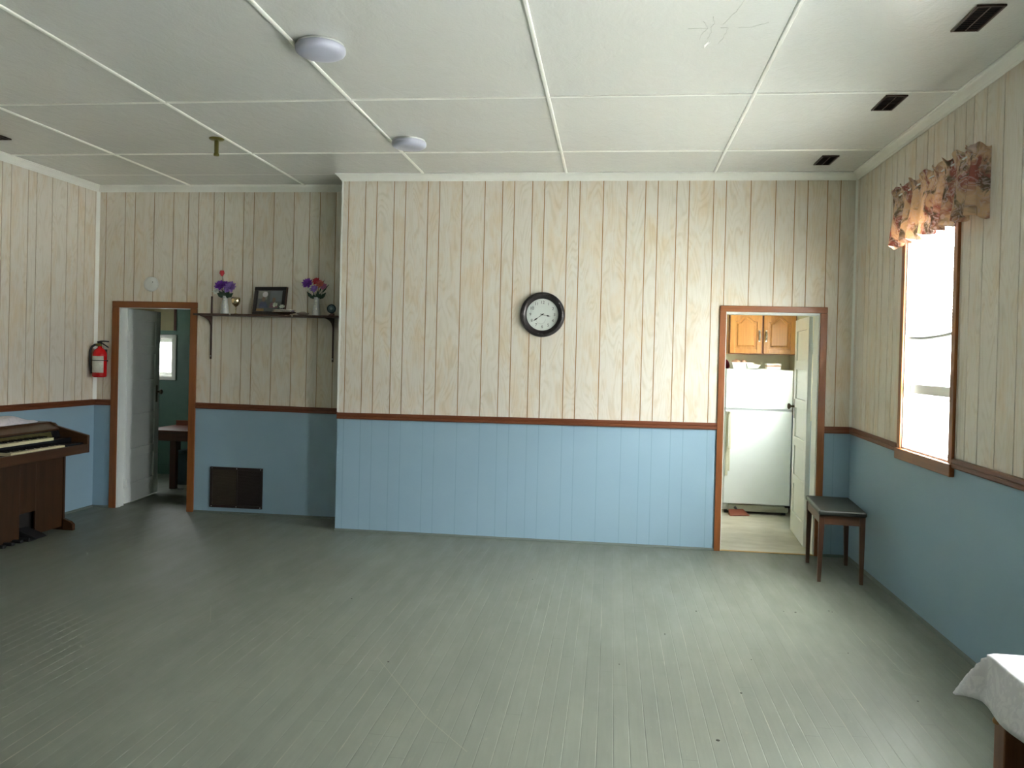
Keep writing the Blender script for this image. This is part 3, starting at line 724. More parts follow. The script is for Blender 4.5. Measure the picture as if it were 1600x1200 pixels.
def hand(name, ang, ln, y):
    d = Vector((math.cos(ang), 0, math.sin(ang))); p = Vector((-d.z, 0, d.x)); b = MB()
    out = [(-.018, .0022), (0, .0028), (ln*.5, .0014), (ln*.62, .0058), (ln*.74, .0062), (ln*.86, .0022), (ln, .0004)]
    pts = [d*t + p*w_ for t, w_ in out] + [d*t - p*w_ for t, w_ in out[::-1]]
    n = len(pts); vs = [(q.x, y, q.z) for q in pts] + [(q.x, y-.001, q.z) for q in pts]
    fs = [(i, i+1, 2*len(out)-2-i, 2*len(out)-1-i) for i in range(len(out)-1)]
    fs += [tuple(j+n for j in f[::-1]) for f in fs] + [(i, (i+1) % n, (i+1) % n+n, i+n) for i in range(n)]
    b.add(vs, fs).build(name, 'hand', ck)
hand('minute_hand', math.radians(216.5), .098, -.0160); hand('hour_hand', math.radians(-12), .070, -.0140)
MB().lathe([(.006, -.012), (.006, -.018), (.003, -.019), (1e-5, -.019)], (0, 0, 0), 'y', 16).build('hand_hub', 'hand', ck)
MB().lathe([(.1365, -.021), (.08, -.0225), (1e-5, -.023)], (0, 0, 0), 'y', 64, caps=False).build('clock_glass', 'pane', ck)

# ------------------------------------------------------------------ ceiling fixtures
def lamp(loc, label):
    t = thing('ceiling_lamp', label, 'light', loc, group='round ceiling lamps')
    MB().lathe([(.118, 0), (.118, -.016), (.112, -.018), (1e-5, -.018)], (0, 0, 0), 'z', 48).build('base_ring', 'white_plastic', t)
    MB().lathe([(.120, -.010), (.1255, -.014), (.128, -.024), (.127, -.036), (.121, -.046), (.108, -.054), (.085, -.060), (.05, -.064), (1e-5, -.066)], (0, 0, 0), 'z', 48).build('diffuser', 'diffuser', t)
    return t
l1 = lamp((-1.30, -2.925, H), 'round frosted ceiling lamp farther from the clock wall, the larger-looking one')
l2 = dup(l1, (-1.305, -1.09, H), 'round frosted ceiling lamp close to the top of the clock wall')
def grille(loc, label):
    t = thing('ceiling_vent', label, 'vent', loc, group='dark slatted ceiling vents')
    hx, hy = .062, .140; f = MB()
    f.box(-hx, -hx+.012, -hy, hy, -.010, 0); f.box(hx-.012, hx, -hy, hy, -.010, 0); f.box(-hx+.012, hx-.012, -hy, -hy+.012, -.010, 0); f.box(-hx+.012, hx-.012, hy-.012, hy, -.010, 0)
    f.build('frame', 'vent_brown', t, bevel=.002)
    MB().box(-hx+.012, hx-.012, -hy+.012, hy-.012, -.002, 0).build('backing', 'void_shade', t)  # dark sheet painted as the shade inside the duct
    s_ = MB()
    for i in range(11):
        y = -hy+.024+i*.0232; s_.hexa([(-hx+.012, y, -.008), (hx-.012, y, -.008), (hx-.012, y+.012, -.003), (-hx+.012, y+.012, -.003), (-hx+.012, y, -.007), (hx-.012, y, -.007), (hx-.012, y+.012, -.002), (-hx+.012, y+.012, -.002)])
    s_.box(-.003, .003, -hy+.012, hy-.012, -.0095, -.0080)
    s_.build('slats', 'vent_slat', t)
    return t
g0 = grille((1.810, -3.055, H), 'dark brown ceiling vent farthest from the clock wall, largest of the row')
g1 = dup(g0, (1.822, -1.848, H), 'dark brown ceiling vent in the middle of the row along the window wall')
g2 = dup(g0, (1.816, -.442, H), 'dark brown ceiling vent in the corner above the kitchen doorway')
g3 = dup(g0, (-4.455, -1.368, H), 'dark brown ceiling vent above the organ wall, partly out of frame')
sp = thing('pipe_stub', 'short tarnished brass pipe stub with round flange hanging from the ceiling', 'pipe', (-2.752, -1.19, H))
MB().lathe([(.055, 0), (.055, -.006), (.048, -.012), (.020, -.016), (.018, -.016)], (0, 0, 0), 'z', 32).build('flange', 'brass_dark', sp)
MB().lathe([(.0165, -.012), (.0165, -.110), (.020, -.112), (.020, -.130), (.011, -.132), (1e-5, -.132)], (0, 0, 0), 'z', 20).build('pipe', 'brass_dark', sp)
hk = MB().hexa([(-.016, -.012, -.020), (.004, -.014, -.002), (.006, .012, -.002), (-.012, .014, -.024), (-.014, -.012, -.018), (.006, -.014, .0), (.008, .012, .0), (-.010, .014, -.022)]).hexa([(.0, -.01, -.012), (.014, -.008, -.001), (.012, .010, -.001), (.002, .008, -.010), (.001, -.01, -.010), (.015, -.008, .0), (.013, .010, .0), (.003, .008, -.008)]).build('paint_flake', plain('fresh_white_flake', (.92, .92, .90, 1), .5, var=.01), None, (.647, -2.838, H))
tag(hk, 'tiny white flake of paint peeling from the cracked ceiling', 'paint flake')
# cracks in the ceiling paint
cr = MB()
def crack(pts, r=.0011):
    P = []
    for (a, b_) in zip(pts, pts[1:]):
        for k in range(4): P.append((a[0]+(b_[0]-a[0])*k/4+random.uniform(-.003, .003), a[1]+(b_[1]-a[1])*k/4, H-.0003))
    P.append((*pts[-1], H-.0003)); cr.tube(P, r, 5)
crack([(.643, -2.87), (.653, -2.963), (.645, -3.02), (.655, -3.06), (.640, -3.14)]); crack([(.603, -2.872), (.61, -2.95), (.633, -3.01), (.60, -3.09)], .001)
crack([(.696, -3.05), (.715, -3.12), (.735, -3.187), (.748, -3.27), (.752, -3.33)]); crack([(.69, -3.011), (.724, -3.011), (.719, -2.90), (.700, -2.80)], .001)
crack([(.54, -3.01), (.59, -3.012), (.63, -3.01)], .0009); crack([(.77, -3.01), (.83, -3.01), (.90, -3.06)], .0009)
cr.build('paint_crack', plain('crack_shade', (.47, .48, .44, 1), .8), ceil)

# smoke detector
sd = thing('smoke_detector', 'small round white detector on the panelling above the green room doorway', 'detector', (-4.25, D, 2.200))
MB().lathe([(.072, 0), (.072, -.012), (.068, -.024), (.056, -.034), (.03, -.037), (1e-5, -.037)], (0, 0, 0), 'y', 40).build('body', 'white_plastic', sd)
MB().sphere((.03, -.035, .018), .005).build('indicator', 'numeral', sd)

# ------------------------------------------------------------------ fire extinguisher
fe = thing('fire_extinguisher', 'red fire extinguisher mounted in the corner beside the green room doorway', 'fire extinguisher', (-4.722, D-.085, 1.283))
MB().lathe([(.050, 0), (.062, .006), (.064, .015), (.064, .215), (.060, .238), (.048, .262), (.028, .280), (.020, .286), (.020, .300), (1e-5, .300)], (0, 0, 0), 'z', 40).build('cylinder', 'red_paint', fe)
b = MB(); n = 24; vs = []
for z in (.045, .205):
    for k in range(n+1):
        a = math.radians(-175+ (150)*k/n); vs.append((.0652*math.cos(a), .0652*math.sin(a), z))
b.add(vs, [(k, k+1, n+1+k+1, n+1+k) for k in range(n)], smooth=True)
lb = b.build('label', 'ext_label', fe); lb.modifiers.new('t', 'SOLIDIFY').thickness = .0006
MB().lathe([(.0655, .158), (.0672, .158), (.0672, .166), (.0655, .166)], (0, 0, 0), 'z', 40).build('strap', 'black_rubber', fe)
MB().lathe([(.014, .298), (.017, .302), (.017, .322), (.012, .330), (1e-5, .330)], (0, 0, 0), 'z', 20).sphere((-.02, -.012, .314), .014).build('valve', 'brass_dark', fe)
b = MB(); b.hexa([(-.02, -.009, .322), (.02, -.009, .318), (.02, .009, .318), (-.02, .009, .322), (-.02, -.009, .350), (.02, -.009, .352), (.02, .009, .352), (-.02, .009, .350)])
b.tube([(-.03, 0, .340), (0, 0, .348), (.03, 0, .350), (.092, 0, .347)], .0065, 8); b.tube([(.012, 0, .330), (.035, 0, .322), (.06, 0, .308), (.088, 0, .290)], .0065, 8)
b.build('handle', 'black_metal', fe)
MB().tube([(-.015, -.004, .316), (-.045, -.012, .312), (-.072, -.018, .295), (-.086, -.02, .255), (-.088, -.02, .20), (-.086, -.018, .12), (-.078, -.012, .05), (-.074, -.01, .035)], .0115, 12).build('hose', 'black_rubber', fe)
MB().box(-.02, .02, .055, .085, .10, .27).box(-.030, .030, .058, .085, .15, .17).build('wall_bracket', 'black_metal', fe)

# ------------------------------------------------------------------ alcove shelf and the things on it
SZ = 1.917     # top of shelf
sh = thing('wall_shelf', 'long dark wooden shelf on two brown brackets in the alcove', 'shelf', (-2.99, D, SZ))
MB().box(-.70, .795, -.235, -.020, -.018, 0).build('board', 'shelf_wood', sh, bevel=.003)
for x in (-3.624+2.99, -2.405+2.99):
    MB().box(x-.008, x+.008, -.010, 0, -.43, .175 if x < 0 else .03).build('upright', 'bracket', sh, bevel=.002)
    g = MB(); pts = [(-.010, -.018), (-.215, -.018), (-.215, -.026), (-.15, -.034), (-.085, -.048), (-.045, -.068), (-.022, -.098), (-.010, -.115)]
    g.prism(pts, 'x', x-.006, x+.006); g.build('bracket', 'bracket', sh, bevel=.002)
    MB().sphere((x, -.012, -.40), .006).build('screw', 'screw', sh)
def petal_bloom(mb, c, r, n, layers=3, up=.5, mi=0):
    c = Vector(c)
    for L_ in range(layers):
        for k in range(n):
            a = 2*PI*(k+.5*L_)/n + random.uniform(-.15, .15); el = up*.4 + L_*.42
            d = Vector((math.cos(a)*math.cos(el), math.sin(a)*math.cos(el)*1, math.sin(el)))
            # bloom faces toward the room (-y): rotate so its axis is -y/up
            d = Vector((d.x, -d.z*.75+d.y*.45, d.y*.8+d.z*.5)).normalized()
            t = d.orthogonal().normalized(); s_ = d.cross(t); ln = r*(1-.16*L_)
            p0 = c; p1 = c+d*ln*.55+t*ln*.30; p2 = c+d*ln+s_*ln*.10; p3 = c+d*ln*.55-t*ln*.30; q = c+d*ln*.6+s_*ln*.10
            q2 = q - s_*.002
            mb.add([p0, p1, p2, p3, q, q2], [(0, 1, 4), (1, 2, 4), (2, 3, 4), (3, 0, 4), (1, 0, 5), (2, 1, 5), (3, 2, 5), (0, 3, 5)], mi)
    mb.sphere(tuple(c), r*.30, mi, 10)
def leafy(mb, base, tip, wd, mi=0):
    a, b_ = Vector(base), Vector(tip); d = b_-a; t = d.cross(Vector((0, 1, .2))).normalized()*wd; nrm = d.cross(t).normalized()*wd*.3
    mpt = a+d*.5
    mb.add([a, mpt+t, b_, mpt-t, mpt+nrm, mpt-nrm*.2], [(0, 1, 4), (1, 2, 4), (2, 3, 4), (3, 0, 4), (1, 0, 5), (2, 1, 5), (3, 2, 5), (0, 3, 5)], mi)
def vase(loc, label):
    t = thing('flower_vase', label, 'vase', loc, group='white glass bud vases')
    pr = [(.036, 0), (.038, .004), (.037, .03), (.033, .07), (.027, .11), (.023, .145), (.025, .165), (.029, .172), (.026, .172), (.021, .145), (.025, .11), (.030, .07), (.033, .03), (.030, .01), (1e-5, .008)]
    MB().lathe(pr, (0, 0, 0), 'z', 28).build('body', 'vase_glass', t)
    b = MB()
    for k, (z, dx) in enumerate([(.035, -.006), (.062, .008), (.09, -.004), (.112, .006), (.138, 0)]):
        b.sphere((dx, -.034+z*.07, z), .012-.001*k, n=8, sy=.35)
    b.build('relief_flower', 'white_petal', t)
    return t
YS = D-.125
vL = thing, None
v1 = vase((-3.430, YS, SZ), 'white glass bud vase at the brass goblet end of the shelf')
v2 = dup(v1, (-2.530, YS, SZ), 'white glass bud vase beside the small round ornament on the shelf')
# bouquet 1
bq = thing('flower_bouquet', 'bouquet of purple blooms topped by one red rosebud', 'flowers', (-3.430, YS, SZ+.150))
z0 = SZ+.150
def stems(par, tips, nm='stem'):
    b = MB()
    for (x, y, z) in tips: b.tube([(0, 0, -.09), (x*.3, y*.3, z*.4), (x, y, z)], .0022, 6)
    return b.build(nm, 'leaf', par)
stems(bq, [(-.03, -.005, .225), (-.045, -.01, .11), (.055, -.015, .10), (-.085, 0, .06), (.02, .01, .12)])
b = MB(); b.sphere((0, 0, 0), .021, sx=.85, sy=.85, sz=1.35)
for k in range(5):
    a = 2*PI*k/5; leafy(b, (.006*math.cos(a), .006*math.sin(a), -.028), (.018*math.cos(a), .018*math.sin(a), .030), .014)
b.build('red_rosebud', 'red_petal', bq, (-.033, -.005, .235))
b = MB(); petal_bloom(b, (-.045, -.012, .118), .062, 9, 4); b.build('purple_bloom', 'purple', bq)
b = MB(); petal_bloom(b, (.06, -.02, .100), .072, 10, 4); b.build('lilac_bloom', 'lilac', bq)
b = MB(); petal_bloom(b, (.012, -.01, .125), .045, 8, 3); b.build('purple_bloom', 'purple', bq)
b = MB(); petal_bloom(b, (-.085, -.005, .065), .042, 7, 3); b.build('white_bloom', 'white_petal', bq)
b = MB()
for (x, y, z) in [(-.05, -.03, .07), (-.02, -.04, .06), (.02, -.04, .055), (.06, -.03, .045), (-.075, -.02, .05), (.03, .02, .08), (.085, -.01, .05), (0, -.045, .075), (-.035, -.04, .03), (.045, -.035, .025)]:
    leafy(b, (x*.2, y*.2, .005), (x, y, z), .022)
b.build('leaf', 'leaf', bq)
bq2 = thing('flower_bouquet', 'mixed bouquet of violet, coral and pink flowers beside the small round ornament', 'flowers', (-2.530, YS, SZ+.150))
stems(bq2, [(-.08, -.01, .15), (.01, -.01, .17), (.05, -.01, .13), (-.03, 0, .11), (.07, 0, .18), (.115, 0, .14), (-.06, 0, .10)])
b = MB(); petal_bloom(b, (-.085, -.012, .150), .060, 10, 4); b.build('violet_bloom', 'purple', bq2)
b = MB(); petal_bloom(b, (-.002, -.012, .170), .044, 7, 3); b.build('red_bloom', 'red_petal', bq2)
b = MB(); petal_bloom(b, (.035, -.014, .145), .050, 8, 3); b.build('coral_bloom', 'coral', bq2)
b = MB(); petal_bloom(b, (.068, -.01, .120), .042, 8, 3); b.build('pink_bloom', 'pink', bq2)
b = MB(); petal_bloom(b, (-.055, -.016, .095), .040, 7, 3); b.build('white_bloom', 'white_petal', bq2)
b = MB(); petal_bloom(b, (-.018, -.02, .098), .045, 8, 3); b.build('lilac_bloom', 'lilac', bq2)
b = MB()
for (x, y, z) in [(-.09, -.02, .075), (-.06, -.03, .045), (-.02, -.04, .05), (.02, -.04, .055), (.05, -.03, .06), (.085, -.02, .05), (.095, -.01, .07), (.118, 0, .150), (.072, 0, .195), (.03, -.045, .085)]:
    leafy(b, (x*.35, y*.2, z*.3 if z > .1 else .005), (x, y, z), .018 if z < .1 else .007)
b.build('leaf', 'leaf', bq2)
# goblet
gb = thing('goblet', 'brass wine goblet standing beside the rosebud vase', 'goblet', (-3.317, YS-.01, SZ))
MB().lathe([(.034, 0), (.034, .003), (.012, .008), (.0055, .016), (.005, .045), (.009, .052), (.005, .058), (.006, .072), (.020, .080), (.034, .095), (.041, .115), (.042, .135), (.040, .158), (.038, .158), (.039, .135), (.036, .110), (.02, .092), (1e-5, .088)], (0, 0, 0), 'z', 36).build('cup', 'gold', gb)
# picture frame, leaning
pf = thing('picture_frame', 'black-framed photograph of two people leaning against the alcove panelling', 'picture', (-3.012, YS+.010, SZ+.001), math.radians(-10))
T = .030; W2, HH = .172, .272; tilt = math.radians(-9)
b = MB(); fw = .036
b.box(-W2, W2, 0, T, 0, fw); b.box(-W2, W2, 0, T, HH-fw, HH); b.box(-W2, -W2+fw, 0, T, fw, HH-fw); b.box(W2-fw, W2, 0, T, fw, HH-fw)
b.build('frame', 'frame_black', pf, bevel=.004, rot=(tilt, 0, 0))
ph = MB(); ph.box(-W2+fw, W2-fw, .012, .016, fw, HH-fw, 0)
def flat(poly, y, mi): ph.add([(x, y, z) for x, z in poly] + [(x, y+.0006, z) for x, z in poly], [tuple(range(len(poly))), tuple(range(len(poly), 2*len(poly)))[::-1]] + [(i, (i+1) % len(poly), (i+1) % len(poly)+len(poly), i+len(poly)) for i in range(len(poly))], mi)
ell = lambda cx, cz, rx, rz: [(cx+rx*math.cos(2*PI*k/14), cz+rz*math.sin(2*PI*k/14)) for k in range(14)]
flat([(-.13, .16), (-.03, .15), (-.03, .23), (-.13, .235)], .0114, 2); flat(ell(-.055, .200, .030, .026), .0112, 3); flat([(.0, .13), (.13, .13), (.13, .236), (0, .236)], .0114, 4)
flat([(-.115, .07), (-.105, .120), (-.07, .135), (-.035, .125), (-.015, .07)], .0106, 1); flat(ell(-.068, .152, .020, .024), .0102, 5)
flat([(.0, .07), (.01, .115), (.045, .128), (.08, .115), (.095, .07)], .0106, 6); flat(ell(.046, .148, .018, .022), .0102, 5)
flat([(-.136, .040), (-.055, .040), (-.055, .062), (-.136, .062)], .0096, 7)
gm = [plain('photo_shade', (.09, .10, .11, 1), .6), plain('photo_navy', (.025, .045, .12, 1), .6), plain('photo_grey', (.22, .23, .20, 1), .6), plain('photo_pale', (.55, .52, .55, 1), .6), plain('photo_slate', (.14, .16, .20, 1), .6), plain('photo_skin', (.20, .12, .085, 1), .6), plain('photo_mauve', (.20, .08, .13, 1), .6), plain('photo_ochre', (.36, .20, .05, 1), .6)]
ph.build('photograph', gm, pf, rot=(tilt, 0, 0))
MB().box(-W2+fw, W2-fw, .006, .0075, fw, HH-fw).build('glass', 'picture_glass', pf, rot=(tilt, 0, 0))
MB().box(W2+.0005, W2+.004, .001, T-.001, .001, HH-.001).build('side_edge', 'frame_side', pf, rot=(tilt, 0, 0))
# silver plates and small ornaments in front of it
tr = thing('silver_dish', 'stacked polished silver serving dish in front of the framed photograph', 'dish', (-2.832, D-.158, SZ))
MB().lathe([(.05, 0), (.055, .004), (.060, .010), (.112, .022), (.118, .028), (.118, .032), (.10, .030), (1e-5, .028)], (0, 0, 0), 'z', 48, sx=1.0, sy=.62).build('plate', 'silver', tr)
MB().lathe([(.02, .028), (.100, .034), (.110, .040), (.111, .046), (.10, .050), (.06, .054), (1e-5, .056)], (0, 0, 0), 'z', 48, sx=1.0, sy=.62).build('cover', 'silver', tr)
fl = MB()
petal_bloom(fl, (0, -.01, .045), .030, 7, 3)
fl2 = fl.build('artificial_flower', 'white_petal', None, (-2.905, D-.178, SZ+.046)); tag(fl2, 'small white artificial flower lying on the silver dish', 'flower', 'white artificial flowers by the silver dish')
fl = MB(); petal_bloom(fl, (0, -.01, .022), .026, 6, 3)
for k in range(4): leafy(fl, (0, 0, 0.01), (.03*math.cos(k*1.6), -.01, .035+.01*math.sin(k*2)), .01)
fl3 = fl.build('artificial_flower', 'white_petal', None, (-2.850, D-.155, SZ+.056)); tag(fl3, 'cream artificial flower at the lower corner of the framed photograph', 'flower', 'white artificial flowers by the silver dish')
ds = thing('small_dish', 'small shallow cream and pewter dish between silver dish and vase', 'dish', (-2.655, D-.14, SZ))
MB().lathe([(.03, 0), (.05, .010), (.062, .022), (.060, .025), (.045, .014), (1e-5, .010)], (0, 0, 0), 'z', 32, sy=.8).build('bowl', plain('pewter_dish', (.30, .24, .20, 1), .4, .4), ds)
MB().sphere((0, 0, .020), .036, sz=.5, sy=.8).build('contents', plain('cream_sweets', (.50, .42, .34, 1), .6, bump=.3), ds)
kb = MB().sphere((0, 0, 0), .010).lathe([(.004, 0), (.004, .012)], (0, 0, 0), 'y', 8).build('hanging_bell', 'silver', None, (-2.715, D-.248, SZ-.008)); tag(kb, 'tiny silver bell at the front edge of the shelf below the cream dish', 'bell')
kb2 = MB().sphere((0, 0, 0), .009).lathe([(.004, 0), (.004, .012)], (0, 0, 0), 'y', 8).build('hanging_bell', 'silver', None, (-3.318, D-.247, SZ-.006)); tag(kb2, 'tiny silver bell at the front edge of the shelf below the goblet', 'bell')
orn = thing('round_ornament', 'small round blue-grey dial ornament on a rose base at the shelf end', 'ornament', (-2.383, YS, SZ))
MB().lathe([(.026, 0), (.028, .008), (.018, .016), (.010, .026), (1e-5, .03)], (0, 0, 0), 'z', 24).build('base', plain('rose_base', (.20, .09, .085, 1), .5), orn)
b = MB(); b.lathe([(.034, .012), (.042, .006), (.044, 0), (.042, -.010), (.034, -.014), (.032, -.010), (.030, .0)], (0, 0, .068), 'y', 32); b.build('rim', plain('verdigris_rim', (.045, .075, .085, 1), .4, .4), orn)
MB().lathe([(.032, .010), (.032, -.008), (1e-5, -.008)], (0, 0, .068), 'y', 32).build('dial', plain('blue_dial', (.16, .24, .28, 1), .4), orn)
MB().lathe([(.012, -.004), (.013, -.0105), (1e-5, -.012)], (0, 0, .068), 'y', 20).build('centre_boss', plain('pale_boss', (.36, .45, .48, 1), .4), orn)

# ------------------------------------------------------------------ floor-level grille in the alcove wall
lv = thing('wall_grille', 'dark rectangular double return-air grille low on the blue alcove wall', 'vent', (-3.337, D, .058))
b = MB(); WW, HV = .266, .391
b.box(-WW, WW, -.012, 0, 0, .026); b.box(-WW, WW, -.012, 0, HV-.026, HV); b.box(-WW, -WW+.026, -.012, 0, .026, HV-.026); b.box(WW-.026, WW, -.012, 0, .026, HV-.026); b.box(.000, .014, -.010, 0, .026, HV-.026)
b.build('frame', plain('brown_black_frame', (.022, .012, .010, 1), .45), lv, bevel=.002)
for (a, c, mt) in ((-WW+.026, .0, 'mesh_brown'), (.014, WW-.026, 'mesh_black')):
    col = (.040, .027, .014, 1) if mt == 'mesh_brown' else (.020, .010, .007, 1)
    g = MB(); g.box(a, c, -.004, 0, .026, HV-.026)
    k = 0; z = .030
    while z < HV-.030: g.box(a, c, -.0065, -.004, z, z+.003); z += .011
    g.build('mesh_panel', plain(mt, col, .6, scale=9, var=.2), lv)
for (x, z) in ((-WW+.02, .012), (0.005, .012), (WW-.02, .012), (-WW+.02, HV-.012), (0.005, HV-.012), (WW-.02, HV-.012)):
    MB().lathe([(.005, -.012), (.004, -.0145), (1e-5, -.015)], (x, 0, z), 'y', 10).build('screw', 'screw', lv)

# ------------------------------------------------------------------ organ
og = thing('electric_organ', 'brown walnut two-manual organ standing against the panelled wall', 'organ', (XLW+.02, -.50, 0))
ox = lambda x: x-(XLW+.02)
Y1 = -1.28    # local far (near camera) end
# base front panel with pedal cut-out
b = MB(); fx = ox(-4.43)
b.box(fx-.015, fx, -.345, -.02, 0.03, .67); b.box(fx-.015, fx, -.525, -.345, .225, .67); b.box(fx-.015, fx, Y1+.02, -.525, .03, .67)
b.build('front_panel', 'organ', og, bevel=.002)
MB().box(.05, fx-.06, -.60, -.30, .02, .30).build('cutout_shade_box', 'void_shade', og)  # dark block painted as the shade behind the pedal cut-out
for y0 in (-.02, Y1):
    b = MB(); b.box(.01, fx+.012, y0, y0+.02, 0.0, .67); b.build('side_panel', 'organ', og, bevel=.003)
    f = MB(); f.prism([(fx+.012, 0), (ox(-4.322), 0), (ox(-4.322), .052), (ox(-4.35), .075), (fx+.012, .10)], 'y', y0-.010, y0+.022); f.build('foot', 'organ_x', og, bevel=.003)
    c = MB(); c.prism([(0, .67), (ox(-4.205), .672), (ox(-4.205), .820), (ox(-4.50), .893), (ox(-4.525), .915), (ox(-4.57), .922), (0, .922)], 'y', y0-.006, y0+.026); c.build('cheek', 'organ_x', og, bevel=.003)
MB().box(.0, .02, Y1+.02, -.02, 0, .92).build('back_panel', 'organ', og)
MB().box(.02, ox(-4.24), Y1+.02, -.02, .672, .690).build('key_bed', 'organ_y', og)
MB().box(ox(-4.232), ox(-4.207), Y1+.02, -.006, .672, .748).build('front_rail', 'organ_y', og, bevel=.004)
MB().box(.0, ox(-4.555), Y1+.0, -.0, .905, .925).build('lid', 'organ_y', og, bevel=.004)
b = MB(); b.hexa([(ox(-4.57), Y1+.02, .905), (ox(-4.475), Y1+.02, .855), (ox(-4.475), -.02, .855), (ox(-4.57), -.02, .905), (ox(-4.57), Y1+.02, .921), (ox(-4.465), Y1+.02, .872), (ox(-4.465), -.02, .872), (ox(-4.57), -.02, .921)])
b.build('fallboard', 'organ_y', og, bevel=.002)
# control panel above the upper manual
b = MB(); b.hexa([(ox(-4.50), Y1+.02, .80), (ox(-4.455), Y1+.02, .80), (ox(-4.455), -.02, .80), (ox(-4.50), -.02, .80), (ox(-4.50), Y1+.02, .862), (ox(-4.475), Y1+.02, .862), (ox(-4.475), -.02, .862), (ox(-4.50), -.02, .862)])
b.build('control_panel', 'key_black', og)
b = MB(); b.hexa([(ox(-4.455), Y1+.10, .808), (ox(-4.452), Y1+.10, .808), (ox(-4.452), -.13, .808), (ox(-4.455), -.13, .808), (ox(-4.475), Y1+.10, .850), (ox(-4.468), Y1+.10, .850), (ox(-4.468), -.13, .850), (ox(-4.475), -.13, .850)])
b.build('control_strip', 'brass_strip', og)
def manual(nm, ya, yb, xf, xb, z, nk):
    wh = MB(); bl = MB(); kw_ = (yb-ya)/nk
    for k in range(nk):
        wh.box(xb, xf, ya+k*kw_+.0006, ya+(k+1)*kw_-.0006, z-.022, z)
    for k in range(1, nk):
        if k % 7 not in (0, 3): bl.box(xb, xb+(xf-xb)*.62, ya+k*kw_-.005, ya+k*kw_+.005, z, z+.011)
    o = wh.build(nm, 'ivory', og); bl.build('black_keys', 'key_black', o)
    MB().box(xb-.02, xf-.008, ya-.001, yb+.001, z-.055, z-.0225).build('key_slip', 'key_black', og)
manual('lower_manual', -.875, -.27, ox(-4.234), ox(-4.36), .762, 26)
manual('upper_manual', -.875, -.27, ox(-4.335), ox(-4.455), .820, 26)
MB().box(ox(-4.455), ox(-4.236), -.268, -.035, .69, .762).box(ox(-4.455), ox(-4.345), -.268, -.035, .762, .800).build('end_block', 'key_black', og, bevel=.003)
MB().box(ox(-4.455), ox(-4.236), Y1+.02, -.878, .69, .735).box(ox(-4.455), ox(-4.345), Y1+.02, -.878, .735, .790).build('end_block', 'key_black', og, bevel=.003)
b = MB()
for k in range(8): b.box(ox(-4.40), ox(-4.35), -1.15+k*.024, -1.133+k*.024, .790, .812)
b.build('rocker_tabs', 'ivory', og)
for k in range(9):
    y = -.40-k*.093; p = MB()
    p.box(fx-.10, fx+.075, y-.016, y+.016, .016, .040); p.box(fx-.10, fx+.01, y-.012, y+.012, .0, .016)
    p.build('pedal', 'black_rubber', og, bevel=.005)
b = MB(); b.hexa([(fx-.05, -.50, .045), (fx+.13, -.50, .030), (fx+.13, -.37, .030), (fx-.05, -.37, .045), (fx-.05, -.50, .10), (fx+.11, -.50, .045), (fx+.11, -.37, .045), (fx-.05, -.37, .10)])
b.box(fx-.05, fx+.05, -.48, -.39, .0, .045); b.build('expression_pedal', 'black_rubber', og, bevel=.004)
# folded cloth on the organ
b = MB(); NX, NY = 16, 40; vs = []; xa, xb, ya, yb = XLW+.035, -4.55, -1.62, -.60
def clh(u, v):
    e = min(1, min(u, 1-u)*9); f = min(1, min(v, (1-v))*10)
    return .004 + e*f*(.030+.014*math.sin(v*9+u*3)+.010*math.sin(v*23+u*5)*u + .012*math.exp(-((v-.72)/.15)**2))
for j in range(NY+1):
    for i in range(NX+1):
        u, v = i/NX, j/NY; rd = .05*max(0, (v-.9)/.1)**2
        vs.append((xa+(xb-xa)*u*(1-.25*max(0, (v-.85)/.15)**2), ya+(yb-ya)*v, .9265+clh(u, v)))
W_ = NX+1
fs = [(j*W_+i, j*W_+i+1, (j+1)*W_+i+1, (j+1)*W_+i) for j in range(NY) for i in range(NX)]
b.add(vs, fs, 0, True); oc = b.build('folded_cloth', 'organ_cloth', None); tag(oc, 'folded white cloth lying on top of the brown organ', 'cloth')
so = oc.modifiers.new('s', 'SOLIDIFY'); so.thickness = .003; so.offset = 1

# ------------------------------------------------------------------ stool
st = thing('piano_stool', 'brown wooden stool with a black padded seat in front of the kitchen door casing', 'stool', (1.925, -.545, 0), math.radians(-5.0))
sw, sl, shh = .158, .330, .535
b = MB(); n = 8
b.box(-sw-.006, sw+.006, -sl-.006, sl+.006, .492, .530); 
cu = b.build('seat_cushion', 'vinyl_seat', st, bevel=.014, seg=4)
b = MB(); b.box(-sw+.012, sw-.012, -sl+.02, -sl+.038, .425, .492); b.box(-sw+.012, sw-.012, sl-.038, sl-.02, .425, .492)
b.box(-sw+.006, -sw+.024, -sl+.03, sl-.03, .425, .492); b.box(sw-.024, sw-.006, -sl+.03, sl-.03, .425, .492)
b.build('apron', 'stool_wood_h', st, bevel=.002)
for sx in (-1, 1):
    for sy in (-1, 1):
        cx, cy = sx*(sw-.020), sy*(sl-.034); t, u = .020, .013; ox_, oy_ = sx*.006, sy*-.014
        MB().hexa([(cx+ox_-u, cy+oy_-u, 0), (cx+ox_+u, cy+oy_-u, 0), (cx+ox_+u, cy+oy_+u, 0), (cx+ox_-u, cy+oy_+u, 0), (cx-t, cy-t, .492), (cx+t, cy-t, .492), (cx+t, cy+t, .492), (cx-t, cy+t, .492)]).build('leg', 'stool_wood', st, bevel=.003)

